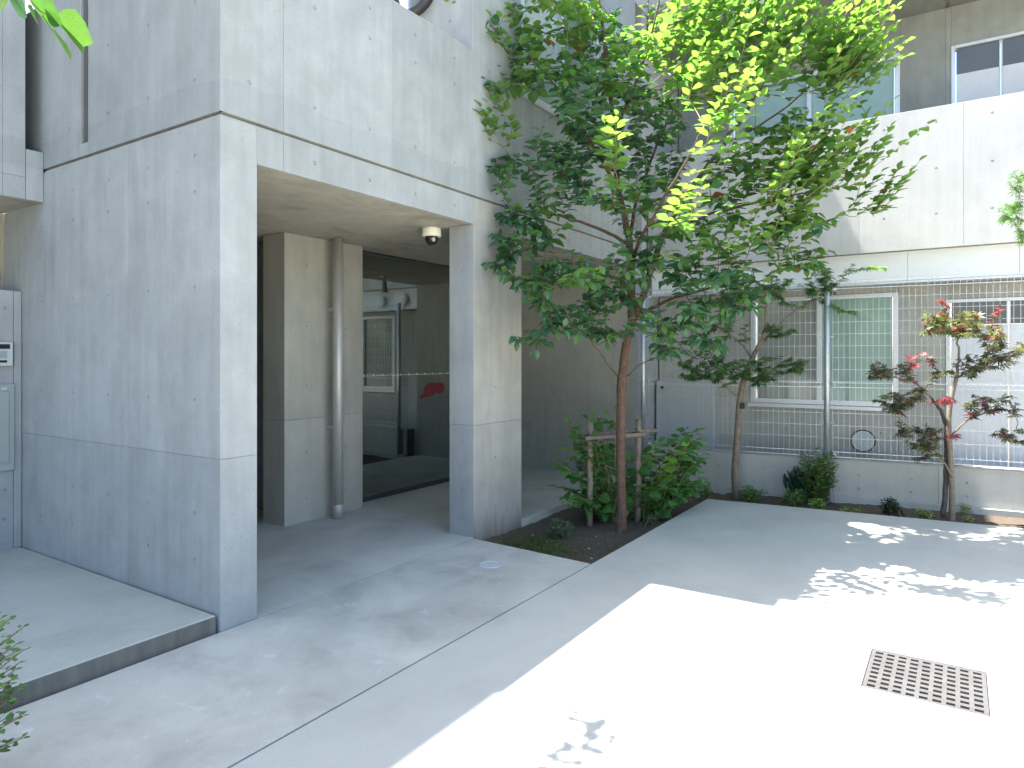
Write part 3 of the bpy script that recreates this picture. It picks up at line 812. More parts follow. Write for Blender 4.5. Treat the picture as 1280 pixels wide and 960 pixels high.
# drain grate
gr = empty('drain_grate', ((GX0 + GX1) / 2, (GY0 + GY1) / 2, 0), 'square slotted metal drain grate set in the sunlit paving', 'drain grate')
fw = 0.012
fix_normals(obj('frame', join(box(GX0, GX1, GY0, GY0 + fw, -0.05, 0.004), box(GX0, GX1, GY1 - fw, GY1, -0.05, 0.004), box(GX0, GX0 + fw * 0.6, GY0 + fw, GY1 - fw, -0.05, 0.004), box(GX1 - fw * 0.6, GX1, GY0 + fw, GY1 - fw, -0.05, 0.004)), M['galv'], gr))
def grate():
    a0, a1, b0, b1 = GX0 + 0.009, GX1 - 0.009, GY0 + 0.015, GY1 - 0.015
    nx, ny = 9, 9                     # slots: rows across X, columns across Y
    pv, pu = (a1 - a0 - 0.02) / nx, (b1 - b0 - 0.016) / ny
    xs, ys = [a0], [b0]
    for i in range(nx): c = a0 + 0.01 + pv * (i + 0.5); xs += [c - 0.0115, c + 0.0115]
    for i in range(ny): c = b0 + 0.008 + pu * (i + 0.5); ys += [c - 0.0155, c + 0.0155]
    xs.append(a1); ys.append(b1)
    V, F = [], []
    zt, zb = 0.002, -0.014
    n = len(xs)
    for z in (zt, zb):
        for y in ys:
            for x in xs: V.append((x, y, z))
    off = n * len(ys)
    for j in range(len(ys) - 1):
        for i in range(n - 1):
            hole = (i % 2 == 1) and (j % 2 == 1)
            a, b, c, d = j * n + i, j * n + i + 1, (j + 1) * n + i + 1, (j + 1) * n + i
            if not hole: F.append((a, b, c, d))
            else:
                for p, q in ((a, b), (b, c), (c, d), (d, a)): F.append((p, q, q + off, p + off))
    return V, F
def rusty():
    t = NT('weathered_grate')
    g = t.coords(world=True)
    n = t.noise(g, 9, 6, 0.7); f = t.noise(g, 120, 4, 0.7)
    c = t.mix('MIX', t.ramp(n, [(0.35, 0.0), (0.65, 1.0)]), (0.090, 0.085, 0.083), (0.112, 0.112, 0.114))
    c = t.mix('MULTIPLY', 1.0, c, t.ramp(f, [(0.3, 0.8), (0.7, 1.15)]))
    t.link(c, t.b.inputs['Base Color']); t.b.inputs['Metallic'].default_value = 0.3; t.b.inputs['Roughness'].default_value = 0.6
    return t.m
M['rust'] = rusty()
obj('slotted_plate', grate(), M['rust'], gr)
obj('sump', box(GX0 + 0.002, GX1 - 0.002, GY0 + 0.002, GY1 - 0.002, -0.295, -0.26), M['joint'], gr)

# ------------------------------------------------------------------ boundary wall and mesh fence
bw = empty('boundary_wall', (fence_x(0), 0, 0), 'low concrete boundary wall behind the border bed', 'wall')
du = Vector((-SK, 1, 0)).normalized(); dn = Vector((-du.y, du.x, 0))     # dn points at the courtyard
def fp(y, off=0.0, z=0.0):
    p = Vector((fence_x(y), y, z)); return p + dn * off
O0 = fp(-7.0)
Lw = (fp(3.12) - O0).length
def strip(o0, l0, l1, off0, off1, z0, z1):
    v = []
    for z in (z0, z1):
        for o in (off0, off1):
            for l in (l0, l1):
                p = o0 + du * l + dn * o; v.append((p.x, p.y, z))
    f = [(0, 2, 3, 1), (4, 5, 7, 6), (0, 1, 5, 4), (2, 6, 7, 3), (0, 4, 6, 2), (1, 3, 7, 5)]
    return v, f
core = fix_normals(obj('wall_core', strip(O0, 0, Lw, -0.15, -CIN, -0.2, 0.375), M['core'], bw))
cuts = [0.0]
while cuts[-1] + 1.8 < Lw: cuts.append(cuts[-1] + 1.8)
cuts.append(Lw)
hs_ = [c + q for c in cuts[:-1] for q in (0.225, 0.675, 1.125, 1.575)]
panels(core, O0, du, dn, cuts, [-0.2, 0.378], hs_, [0.11, 0.24], M['conc_low'])
fix_normals(obj('footing', strip(O0, 0, Lw, -0.02, 0.06, -0.25, 0.022), M['conc_low'], bw))
fix_normals(obj('coping', strip(O0, 0, Lw, -0.15, -0.0005, 0.3785, 0.386), M['conc_low'], bw))

fen = empty('mesh_fence', fp(1.113), 'galvanised wire mesh fence on the low boundary wall', 'fence')
PY = [3.0, 1.113, -0.775, -2.66, -4.55, -6.4]
for y in PY:
    p = fp(y, 0.045)
    t0, t1 = fp(y, 0.035, -0.08), fp(y, 0.035, 2.19)
    po = obj('post', tube([t0, t1, t1 + Vector((0, 0, 0.008))], [0.028, 0.028, 0.018], 14), M['galv'], fen, True)
    for z in (0.435, 1.14, 1.62, 2.10, 0.75):
        for sgn in (-1, 1):
            if z in (1.62, 0.75):
                c = fp(y, 0.02, z) + du * (0.045 * sgn)
                obj('clamp', tube([c - du * 0.018, c + du * 0.018], 0.006, 6), M['galv'], po)
            else:
                c = fp(y, 0.012, z) + du * (0.062 * sgn)
                obj('clamp', lathe([(0.026, -0.012), (0.030, 0.0), (0.026, 0.012)], c, 12), M['galv'], po)
wr = 0.0022
ZB = [0.41, 0.44, 0.475]
prof = [(0.405, 0.0), (0.415, 0.030), (0.465, 0.030), (0.478, 0.0), (1.10, 0.0), (1.112, 0.030), (1.158, 0.030), (1.17, 0.0), (2.085, 0.0), (2.10, 0.032), (2.165, 0.032), (2.178, 0.0)]
zz = [0.415, 0.465] + [0.478 + 0.1245 * i for i in range(1, 5)] + [1.112, 1.158] + [1.17 + 0.1195 * i for i in range(0, 8)] + [2.10, 2.165, 2.178]
for i in range(len(PY) - 1):
    ya, yb = PY[i + 1], PY[i]
    A, B = fp(ya, 0.0) + du * 0.05, fp(yb, 0.0) - du * 0.05
    A.z = B.z = 0
    ln = (B - A).length
    G = []
    n = int(ln / 0.05)
    for k in range(n + 1):
        b = A + du * (ln * k / n)
        for (z0, o0), (z1, o1) in zip(prof[:-1], prof[1:]):
            G.append(tube([b + dn * (o0 + 0.003) + Vector((0, 0, z0)), b + dn * (o1 + 0.003) + Vector((0, 0, z1))], wr, 4, False))
    for z in zz:
        o = 0.036 if (z in (0.415, 0.465, 1.112, 1.158, 2.10, 2.165)) else 0.006
        r_ = 0.0042 if o > 0.02 else wr
        G.append(tube([A + dn * o + Vector((0, 0, z)), B + dn * o + Vector((0, 0, z))], r_, 4, False))
    obj('wire_mesh', join(*G), M['galv'], fen)

# ------------------------------------------------------------------ fittings on the buildings
pp = Vector((4.148, 4.55, 0))
pipe = empty('drain_pipe', pp, 'stainless steel drain pipe standing before the porch column', 'pipe')
obj('tube', lathe([(0.044, 0.125), (0.044, ZS - 0.002)], pp, 28), M['steel'], pipe, True)
obj('foot_sleeve', lathe([(0.0475, 0.002), (0.0475, 0.118), (0.0455, 0.1245)], pp, 28), M['steel'], pipe, True)
for z in (0.78, 1.82):
    obj('bracket', box(pp.x - 0.012, pp.x + 0.012, pp.y + 0.04, 4.69, z, z + 0.03), M['steel'], pipe)
dc = Vector((4.27 - 0.035, 3.56, ZS))
dome = empty('dome_camera', dc, 'small dome security camera with cream base under the porch soffit', 'security camera')
obj('base', lathe([(0.076, 0.0), (0.078, -0.01), (0.078, -0.062), (0.074, -0.068), (0.055, -0.070)], dc, 36), M['cream'], dome, True)
obj('dome', lathe([(0.054, -0.0695), (0.054, -0.085), (0.050, -0.103), (0.040, -0.121), (0.024, -0.133), (0.004, -0.137)], dc, 32), M['black'], dome, True)
obj('lens', lathe([(0.016, -0.0), (0.018, -0.010), (0.012, -0.013)], dc + Vector((-0.028, -0.040, -0.098)), 14, 'Y'), M['lightgrey'], dome, True)
sp = Vector((6.35, 3.60, ZS))
spot = empty('spotlight', sp, 'small white spotlight hanging from the porch soffit', 'spotlight')
obj('mount', lathe([(0.045, 0.0), (0.045, -0.02), (0.014, -0.024), (0.014, -0.07)], sp, 20), M['white'], spot, True)
obj('lamp_body', lathe([(0.024, -0.07), (0.030, -0.075), (0.032, -0.13), (0.048, -0.20), (0.056, -0.215), (0.05, -0.216)], sp + Vector((0.0, 0.0, 0.0)), 24), M['white'], spot, True)
mb = empty('mailbox_bank', (3.35, 6.39, 0), 'dark mailbox bank on the wall deep in the porch', 'mailbox')
obj('case', box(2.6, 3.95, 6.12, 6.399, 0.72, 1.62), M['dark'], mb)
for i in range(5):
    for j in range(7):
        fix_normals(obj('mailbox_door', cbox(2.61 + i * 0.267, 2.61 + i * 0.267 + 0.258, 6.108, 6.119, 0.73 + j * 0.127, 0.73 + j * 0.127 + 0.118, 0.003), M['dark'], mb))
# low gate wall with intercom beside the side entrance
lwx = fix_normals(obj('gate_wall', box(-4.0, XL - 0.05, 5.4855 + CIN, 5.72, 0.05, 1.875), M['core']))
tag(lwx, 'low concrete wall carrying the intercom beside the side entrance', 'wall')
panels(lwx, (0, 5.485, 0), (1, 0, 0), (0, -1, 0), [-4.0, -2.2, -0.4, 1.0, XL - 0.052], [0.086, 1.875], [1.25, 1.60, 1.995, -0.1, 0.5], [0.30, 0.50, 1.75], M['conc'])
fix_normals(obj('end_strip', cbox(XL - 0.050, XL - 0.004, 5.478, 5.715, 0.09, 1.872, 0.003), M['conc'], lwx))
ic = empty('intercom', (1.87, 5.484, 1.35), 'light grey wall intercom panel with small dark windows', 'intercom')
fix_normals(obj('housing', cbox(1.70, 2.033, 5.452, 5.484, 1.352, 1.518, 0.005), M['lightgrey'], ic))
fix_normals(obj('display', cbox(1.80, 2.012, 5.448, 5.4515, 1.470, 1.502, 0.001), M['black'], ic))
fix_normals(obj('speaker_slot', cbox(1.84, 1.995, 5.448, 5.4515, 1.376, 1.392, 0.001), M['black'], ic))
fix_normals(obj('button_plate', cbox(1.74, 1.995, 5.449, 5.4515, 1.405, 1.455, 0.001), M['greygreen'], ic))
md = empty('meter_door', (1.75, 5.484, 0.63), 'grey-green painted metal access door below the intercom', 'access door')
fix_normals(obj('frame', cbox(1.45, 2.045, 5.462, 5.484, 0.632, 1.228, 0.004), M['greygreen'], md))
fix_normals(obj('leaf', cbox(1.49, 2.010, 5.456, 5.4615, 0.690, 1.180, 0.003), M['greygreen'], md))
obj('latch', box(1.965, 1.995, 5.452, 5.4555, 1.19, 1.205), M['lightgrey'], md)

#VEGETATION
# ------------------------------------------------------------------ vegetation helpers
def leaf_ovate(wid=0.30, fold=0.10, droop=0.16, tip=0.0):
    rows = [(0.0, 0.0), (0.16, 0.62), (0.40, 1.0), (0.68, 0.74), (0.88, 0.28), (1.0, 0.0)]
    v, f = [], []
    mid, lf, rt = [], [], []
    for t, w in rows:
        z = -droop * t * t + tip * t
        mid.append(len(v)); v.append((0, t, z))
        if 0 < w:
            lf.append(len(v)); v.append((-w * wid, t + 0.02, z + fold * w))
            rt.append(len(v)); v.append((w * wid, t + 0.02, z + fold * w))
        else:
            lf.append(mid[-1]); rt.append(mid[-1])
    for i in range(len(rows) - 1):
        for e in (lf, rt):
            q = [mid[i], mid[i + 1], e[i + 1], e[i]]
            q = list(dict.fromkeys(q))
            if e is lf: q = q[::-1] if False else q
            else: q = q[::-1]
            f.append(tuple(q))
    return np.array(v, dtype=np.float64), f
def leaf_palmate(lobes=7, wid=0.085, droop=0.18):
    v, f = [(0, 0, 0)], []
    angs = np.linspace(-2.05, 2.05, lobes)
    for a in angs:
        L = 1.0 - 0.20 * abs(a) - (0.12 if abs(a) > 1.6 else 0)
        d = np.array([math.sin(a), math.cos(a)]); p = np.array([d[1], -d[0]])
        b = len(v)
        for (t, s) in ((0.48, -1), (0.48, 1)):
            q = d * L * t + p * wid * s
            v.append((q[0], q[1], -droop * (L * t) ** 2 + 0.02))
        q = d * L; v.append((q[0], q[1], -droop * L * L))
        f.append((0, b, b + 2, b + 1))
    return np.array(v, dtype=np.float64), f
def frame(y, up):
    y = Vector(y).normalized(); z = Vector(up)
    z = z - y * z.dot(y)
    z = z.normalized() if z.length > 1e-5 else y.orthogonal().normalized()
    return y.cross(z), y, z
def fast_mesh(name, tmpl, xf, mats):
    """xf: list of (pos, x, y, z, scale, material index); one mesh holding every copy of the template"""
    tv, tf = tmpl
    n = len(xf)
    P = np.array([tuple(a[0]) for a in xf]); S = np.array([a[4] for a in xf])
    A = np.array([[tuple(a[1]), tuple(a[2]), tuple(a[3])] for a in xf])       # rows are axes
    V = np.einsum('vi,nij->nvj', tv, A) * S[:, None, None] + P[:, None, :]
    nv = len(tv)
    lt = np.array([len(q) for q in tf]); li = np.concatenate([np.array(q) for q in tf])
    loops = (li[None, :] + (np.arange(n) * nv)[:, None]).ravel()
    tot = np.tile(lt, n); start = np.concatenate([[0], np.cumsum(tot)[:-1]])
    me = bpy.data.meshes.new(name)
    me.vertices.add(n * nv); me.vertices.foreach_set('co', V.ravel())
    me.loops.add(len(loops)); me.loops.foreach_set('vertex_index', loops.astype(np.int32))
    me.polygons.add(len(tot)); me.polygons.foreach_set('loop_start', start.astype(np.int32))
    me.polygons.foreach_set('loop_total', tot.astype(np.int32))
    for m in mats: me.materials.append(m)
    me.polygons.foreach_set('material_index', np.repeat(np.array([a[5] for a in xf]), len(lt)).astype(np.int32))
    me.polygons.foreach_set('use_smooth', np.ones(len(tot), dtype=bool))
    me.update(calc_edges=True); me.validate()
    return me
def in_frame(p):
    dx = p[0] * FW[0] + p[1] * FW[1]; la = p[0] * RT[0] + p[1] * RT[1]
    if dx < 0.2: return False
    x, y = 640 + FPX * la / dx, HOR - FPX * (p[2] - CAMH) / dx
    return -10 < x < 1290 and -10 < y < 970
def add_leaves(root, tmpl, xf, mats, limit=300, name='leaf', stuff='foliage'):
    """the leaves that show largest become objects of their own, the rest one mesh of stuff"""
    off = root_of(root)
    def key(a):
        d = a[0][0] * FW[0] + a[0][1] * FW[1]
        return -(a[4] / max(d, 0.3)) if in_frame(a[0]) else 1.0
    xs = sorted(xf, key=key)
    top = [a for a in xs[:limit] if in_frame(a[0])]
    rest = xs[len(top):]
    protos = {}
    for a in top:
        mi = a[5]
        if mi not in protos:
            me = fast_mesh(name, tmpl, [(Vector((0, 0, 0)), Vector((1, 0, 0)), Vector((0, 1, 0)), Vector((0, 0, 1)), 1.0, 0)], [mats[mi]])
            protos[mi] = bpy.data.objects.new(name, me); o = protos[mi]
        else:
            o = protos[mi].copy()
        COL.objects.link(o)
        o.parent = root
        m = Matrix((a[1], a[2], a[3])).transposed() * a[4]
        m = m.to_4x4(); m.translation = Vector(a[0]) - off
        o.matrix_local = m
    if rest:
        rest = [(Vector(a[0]) - off, a[1], a[2], a[3], a[4], a[5]) for a in rest]
        me = fast_mesh(stuff, tmpl, rest, mats)
        o = bpy.data.objects.new(stuff, me); COL.objects.link(o); o.parent = root
        o['kind'] = 'stuff'
def rv(s=1.0): return Vector((rnd.gauss(0, s), rnd.gauss(0, s), rnd.gauss(0, s)))
def leafy_twig(path, tmpl_scale, spacing, length, new, mats_new, xf, drop=0.25, upb=0.5, start=0.0, size=(0.07, 0.095), dead=0.0, jit=0.28):
    """leaves set alternately along the last part of a twig"""
    L = [0.0]
    for a, b in zip(path[:-1], path[1:]): L.append(L[-1] + (b - a).length)
    tot = L[-1]
    s = max(start, tot - length); side = rnd.choice((-1, 1))
    while s < tot + 1e-6:
        i = max(0, min(len(path) - 2, next((k for k in range(len(L) - 1) if L[k + 1] >= s), len(L) - 2)))
        u = (s - L[i]) / max(1e-6, L[i + 1] - L[i])
        p = path[i].lerp(path[i + 1], u)
        d = (path[i + 1] - path[i]).normalized()
        sd_ = d.cross(Vector((0, 0, 1)))
        sd_ = sd_.normalized() if sd_.length > 0.15 else Vector((math.cos(s * 40), math.sin(s * 40), 0))
        fr = (s - (tot - length)) / length
        y = d * 0.45 + sd_ * side * 0.95 + Vector((0, 0, -drop + 0.1)) + rv(jit * 0.6)
        up = Vector((0, 0, 1)) + d * -0.2 + rv(jit)
        sc = rnd.uniform(*size) * (1.0 - 0.35 * max(0, fr) ** 3)
        mi = mats_new(fr, new)
        if dead and rnd.random() < dead: mi = 3
        x_, y_, z_ = frame(y, up)
        xf.append((p + y_ * 0.008, x_, y_, z_, sc, mi))
        side = -side
        s += spacing * rnd.uniform(0.75, 1.25)
    x_, y_, z_ = frame((path[-1] - path[-2]) + Vector((0, 0, -0.02)), Vector((0, 0, 1)) + rv(0.3))
    xf.append((path[-1], x_, y_, z_, size[0] * 0.8, mats_new(1.0, new)))
def grow(nodes, target, sag=0.10, seg=7):
    """path from the nearest node of the skeleton to the target"""
    best = min(nodes, key=lambda q: (q - target).length + max(0.0, q.z - target.z + 0.05) * 0.9)
    dv = target - best
    mid = best.lerp(target, 0.5) + Vector((0, 0, -sag * dv.length)) + rv(0.04 * dv.length)
    out = []
    for k in range(seg + 1):
        t = k / seg
        out.append(best * (1 - t) ** 2 + mid * 2 * t * (1 - t) + target * t * t)
    return out
def tube_rad(path, r0, r1): return [r0 + (r1 - r0) * (k / (len(path) - 1)) for k in range(len(path))]
def limb(root, name, pts, r0, r1, mat, nodes=None, n=9, per=5):
    sp_ = spline(pts, per)
    # slight natural wobble
    sp_ = [p + (rv(0.004) if 0 < k < len(sp_) - 1 else Vector((0, 0, 0))) for k, p in enumerate(sp_)]
    obj(name, tube(sp_, tube_rad(sp_, r0, r1), n), mat, root, True)
    if nodes is not None: nodes.extend(sp_)
    return sp_

OV = leaf_ovate(0.30, 0.09, 0.18)
OVB = leaf_ovate(0.37, 0.06, 0.22)
OVS = leaf_ovate(0.34, 0.06, 0.10)
PALM = leaf_palmate(7, 0.10, 0.20)
PALM_F = leaf_palmate(7, 0.065, 0.25)

# ------------------------------------------------------------------ the broad-leaved tree in the planting bed
TB = on_z(777, 664, SZ)
TD = TB.x * FW[0] + TB.y * FW[1]
tree = empty('broadleaf_tree', TB, 'young broad-leaved tree with reddish bark and bright green crown before the porch', 'tree')
def q(px, py, dd=0.0): return at_d(px, py, TD + dd)
nodes = []
tp = [TB + Vector((0, 0, -0.05)), q(777, 640), q(776, 580), q(776, 520), q(778, 470), q(783, 430), q(791, 398)]
sp_ = spline(tp, 5)
rad = [0.050 - 0.010 * min(1, k / 6) + (0.006 if abs(k - 19) < 2 else 0) - 0.0002 * k for k in range(len(sp_))]
obj('trunk', tube(sp_, rad, 16), M['bark_red'], tree, True)
limb(tree, 'branch', [q(790, 400), q(789, 350), q(786, 300, 0.05), q(773, 235, 0.1), q(768, 165, 0.15), q(759, 80, 0.2), q(748, -10, 0.2), q(742, -110, 0.2)], 0.036, 0.010, M['bark_red'], nodes)
limb(tree, 'branch', [q(793, 399), q(812, 345, -0.05), q(830, 292, -0.1), q(862, 238, -0.15), q(905, 180, -0.2), q(950, 110, -0.2), q(990, 20, -0.2)], 0.030, 0.008, M['bark_red'], nodes)
limb(tree, 'branch', [q(786, 305, 0.05), q(745, 284, -0.05), q(690, 268, -0.15), q(640, 262, -0.2)], 0.016, 0.005, M['bark_red'], nodes)
limb(tree, 'branch', [q(796, 398), q(815, 385, -0.1), q(855, 368, -0.25), q(910, 356, -0.4), q(955, 350, -0.5)], 0.018, 0.005, M['bark_red'], nodes)
limb(tree, 'branch', [q(832, 290, -0.1), q(890, 268, -0.2), q(960, 250, -0.35), q(1030, 238, -0.45)], 0.016, 0.005, M['bark_red'], nodes)
limb(tree, 'branch', [q(789, 350), q(795, 310, -0.35), q(820, 265, -0.65), q(850, 215, -0.85), q(880, 160, -0.95)], 0.018, 0.006, M['bark_red'], nodes)
limb(tree, 'branch', [q(789, 360), q(760, 345, -0.3), q(720, 350, -0.55), q(680, 362, -0.7)], 0.014, 0.005, M['bark_red'], nodes)
limb(tree, 'branch', [q(773, 235, 0.1), q(740, 180, 0.05), q(705, 120, -0.05), q(660, 70, -0.15)], 0.015, 0.005, M['bark_red'], nodes)
limb(tree, 'branch', [q(786, 300, 0.05), q(800, 240, 0.4), q(830, 160, 0.7), q(870, 80, 0.9)], 0.018, 0.006, M['bark_red'], nodes)
limb(tree, 'branch', [q(905, 180, -0.2), q(960, 150, -0.3), q(1020, 100, -0.35), q(1060, 40, -0.35)], 0.010, 0.004, M['bark_red'], nodes)
limb(tree, 'branch', [q(773, 472), q(750, 440, -0.1), q(733, 418, -0.2)], 0.007, 0.004, M['bark_red'], nodes, 6)
limb(tree, 'branch', [q(784, 470), q(800, 456, -0.1), q(815, 448, -0.2)], 0.006, 0.003, M['bark_red'], nodes, 6)
limb(tree, 'branch', [q(768, 165, 0.15), q(800, 90, 0.0), q(820, 20, -0.1), q(830, -60, -0.1)], 0.014, 0.005, M['bark_red'], nodes)
def tree_mat(fr, new):
    r = rnd.random()
    if new >= 2: return 2 if (fr > 0.35 or r < 0.4) else 1
    if new == 1: return 2 if fr > 0.85 and r < 0.6 else (1 if r < 0.75 else 0)
    return 1 if (fr > 0.9 and r < 0.35) else 0
#  px, py, rx, ry, depth offset, depth spread, shoots, newness
blobs = [
 (640, 55, 45, 50, -0.10, 0.30, 13, 1), (625, 165, 25, 18, -0.25, 0.10, 5, 2), (660, 20, 50, 35, 0.0, 0.4, 9, 1),
 (620, 205, 22, 22, -0.2, 0.15, 3, 0), (650, 295, 42, 26, -0.30, 0.22, 10, 0), (625, 325, 22, 14, -0.3, 0.1, 4, 0),
 (690, 265, 40, 22, -0.3, 0.2, 4, 1), (690, 360, 45, 24, -0.60, 0.22, 10, 0), (665, 425, 26, 14, -0.55, 0.12, 3, 0), (720, 395, 40, 22, -0.45, 0.22, 6, 0),
 (735, 340, 32, 22, -0.8, 0.15, 5, 1), (760, 375, 38, 20, -0.35, 0.25, 8, 0), (730, 180, 55, 50, -0.1, 0.35, 18, 0), (715, 105, 50, 45, -0.1, 0.35, 15, 1),
 (765, 60, 60, 55, 0.0, 0.6, 24, 1), (800, 140, 60, 50, 0.2, 0.5, 20, 0), (850, 50, 60, 55, 0.2, 0.7, 26, 2), (830, 200, 55, 40, 0.2, 0.5, 10, 0),
 (770, 200, 14, 34, -1.0, 0.10, 2, 2), (900, 165, 18, 50, -1.05, 0.12, 4, 2), (890, 110, 60, 40, -0.3, 0.5, 20, 2), (925, 30, 60, 45, -0.1, 0.6, 24, 2),
 (985, 90, 50, 50, -0.4, 0.4, 20, 2), (1030, 60, 50, 45, -0.4, 0.35, 16, 2), (1050, 110, 40, 25, -0.4, 0.3, 10, 2), (990, 160, 45, 30, -0.4, 0.35, 12, 1),
 (930, 205, 55, 32, -0.35, 0.45, 16, 1), (970, 240, 55, 30, -0.5, 0.35, 16, 2), (1045, 215, 45, 32, -0.55, 0.25, 11, 2), (1085, 265, 32, 12, -0.5, 0.15, 5, 2),
 (1010, 280, 50, 22, -0.5, 0.3, 12, 1), (880, 265, 55, 28, -0.45, 0.4, 13, 1), (845, 275, 30, 14, -1.0, 0.15, 2, 2), (930, 300, 60, 25, -0.5, 0.3, 15, 1),
 (1000, 320, 40, 18, -0.5, 0.25, 9, 1), (850, 335, 45, 22, -0.5, 0.3, 11, 0), (905, 345, 50, 22, -0.55, 0.3, 13, 0), (870, 390, 40, 22, -0.55, 0.25, 11, 0),
 (930, 375, 35, 20, -0.5, 0.2, 8, 0), (845, 430, 30, 18, -0.5, 0.15, 5, 0), (895, 425, 25, 14, -0.5, 0.15, 4, 0), (800, 310, 35, 22, -0.4, 0.3, 6, 0),
 (760, -40, 100, 30, 0.0, 0.5, 6, 2), (900, -40, 100, 30, -0.2, 0.4, 6, 2), (610, 45, 18, 14, -0.2, 0.1, 4, 2), (690, 60, 50, 50, 0.0, 0.4, 10, 1), (640, 265, 30, 15, -0.3, 0.15, 5, 0), (760, 415, 30, 14, -0.4, 0.15, 5, 0), (700, 325, 40, 18, -0.5, 0.2, 7, 0), (820, 400, 36, 18, -0.6, 0.2, 8, 0), (960, 300, 50, 20, -0.6, 0.2, 8, 2), (1060, 90, 30, 40, -0.5, 0.2, 6, 2), (700, 230, 40, 30, -0.3, 0.25, 8, 0), (720, 20, 40, 30, 0.0, 0.4, 8, 2),
 (745, 415, 18, 12, -0.25, 0.06, 2, 0), (780, 350, 45, 30, -0.5, 0.12, 12, 0), (700, 400, 45, 25, -0.6, 0.15, 9, 0), (660, 345, 40, 20, -0.5, 0.15, 8, 0), (640, 100, 40, 25, -0.2, 0.2, 7, 1), (780, 250, 40, 40, -0.5, 0.15, 8, 1), (860, 300, 50, 25, -0.7, 0.15, 9, 1), (740, 130, 60, 50, -0.3, 0.3, 12, 0), (800, 90, 60, 50, -0.3, 0.3, 10, 1), (640, 215, 35, 25, -0.3, 0.15, 6, 0), (690, 185, 40, 30, -0.3, 0.2, 8, 0), (1000, 215, 55, 40, -0.5, 0.3, 10, 2), (815, 232, 30, 22, -0.3, 0.3, 5, 1), (740, 235, 30, 18, -0.4, 0.25, 5, 0),
]
xf, TW = [], []
tg = []
for (px, py, rx, ry, dd, rd, n, new) in blobs:
    for i in range(int(n * (1.75 if new >= 2 else (2.0 if new == 1 else 2.5)) + 0.5)):
        while True:
            a, b, c = rnd.uniform(-1, 1), rnd.uniform(-1, 1), rnd.uniform(-1, 1)
            if a * a + b * b + c * c < 1: break
        tg.append((q(px + a * rx, py + b * ry, dd + c * rd), new))
base_n = list(nodes)
tg.sort(key=lambda t: min((t[0] - n).length for n in base_n[::3]))
for tpt, new in tg:
    pa = grow(nodes, tpt, 0.02 if new >= 2 else 0.06)
    ln = (pa[-1] - pa[0]).length
    if new >= 2:                       # vigorous shoots point up and out
        out = (tpt - (TB + Vector((0, 0, 2.4))))
        dirn = (Vector((out.x, out.y, 0)).normalized() * rnd.uniform(0.4, 1.2) + Vector((0, 0, 1)) + rv(0.15)).normalized()
        L2 = rnd.uniform(0.22, 0.52)
        pa = pa + [pa[-1] + dirn * L2 * k / 4 for k in range(1, 5)]
    nodes.extend(pa[2::3])
    TW.append(tube(pa, tube_rad(pa, min(0.008, 0.003 + 0.004 * ln), 0.0018), 4, False) + ([0 if new < 2 else 1] * (4 * (len(pa) - 1)),))
    leafy_twig(pa, 1.0, 0.036 if new < 2 else 0.042, min(0.70, 0.34 + 0.5 * ln), new, tree_mat, xf, drop=0.26 if new < 2 else 0.06, size=(0.098, 0.150) if new < 2 else (0.085, 0.130), dead=0.005, jit=0.24 if new < 2 else 0.17)
obj('twigs', join(*TW), [M['twig_red'], M['twig']], tree, True, kind='stuff')
add_leaves(tree, OV, xf, [M['lf_old'], M['lf_mid'], M['lf_new'], M['lf_dead']], 300)
print('main tree leaves', len(xf))

# stake frame behind the trunk
sk = empty('tree_support', at_d(765, 650, 5.95) * 1.0, 'weathered wooden stake frame tied behind the reddish-barked tree trunk', 'tree stake')
sk.location.z = SZ
def stake(px, py0, py1, d0, d1, r):
    a = at_d(px, py0, d0); a.z = SZ - 0.05
    b = at_d(px + 1, py1, d1)
    pts = [a.lerp(b, k / 5) + (rv(0.002) if 0 < k < 5 else Vector((0, 0, 0))) for k in range(6)]
    o = obj('post', tube(pts, [r * 1.05, r, r, r * 0.98, r, r * 0.97], 12), M['wood'], sk, True); return a, b
stake(737, 655, 528, 5.92, 5.94, 0.026)
stake(797, 640, 524, 6.10, 6.12, 0.026)
fix_normals(obj('crossbar', tube([at_d(732, 548, 5.86), at_d(775, 545, 5.94), at_d(806, 543, 6.04)], 0.020, 12), M['wood'], sk, True))
fix_normals(obj('crossbar', tube([at_d(737, 543, 6.00), at_d(775, 540, 6.07), at_d(822, 538, 6.20)], 0.018, 12), M['wood'], sk, True))
for (px, py, d) in ((739, 547, 5.92), (796, 543, 6.07)):
    c = at_d(px, py, d)
    obj('rope_tie', lathe([(0.034, -0.022), (0.040, -0.012), (0.036, 0.0), (0.040, 0.012), (0.034, 0.022)], c, 14), M['tie'], sk, True)

# ------------------------------------------------------------------ broad-leaved shrub round the stakes
def shrub(name, label, base, stems, tmpl, mats, size, spacing, matfn, limit=300, cat='shrub', sag=-0.15, drop=0.2, length=0.5, tw='twig', r0=0.006, jit=0.3, group=None):
    root = empty(name, base, label, cat, group)
    xf_, tws = [], []
    for (tip, new) in stems:
        b = Vector(base) + Vector((rnd.gauss(0, 0.05), rnd.gauss(0, 0.05), -0.01))
        mid = b.lerp(tip, 0.45) + Vector((0, 0, 0.25 * (tip.z - b.z)))
        pa = [b * (1 - t) ** 2 + mid * 2 * t * (1 - t) + tip * t * t for t in [k / 8 for k in range(9)]]
        tws.append(tube(pa, tube_rad(pa, r0, r0 * 0.35), 5, False))
        leafy_twig(pa, 1, spacing, length, new, matfn, xf_, drop=drop, size=size, jit=jit)
    obj('stems', join(*tws), M[tw], root, True)
    add_leaves(root, tmpl, xf_, mats, limit)
    return root
def hy_mat(fr, new): return 1 if new else 0
HB = at_d(765, 640, 6.15); HB.z = SZ
st_ = []
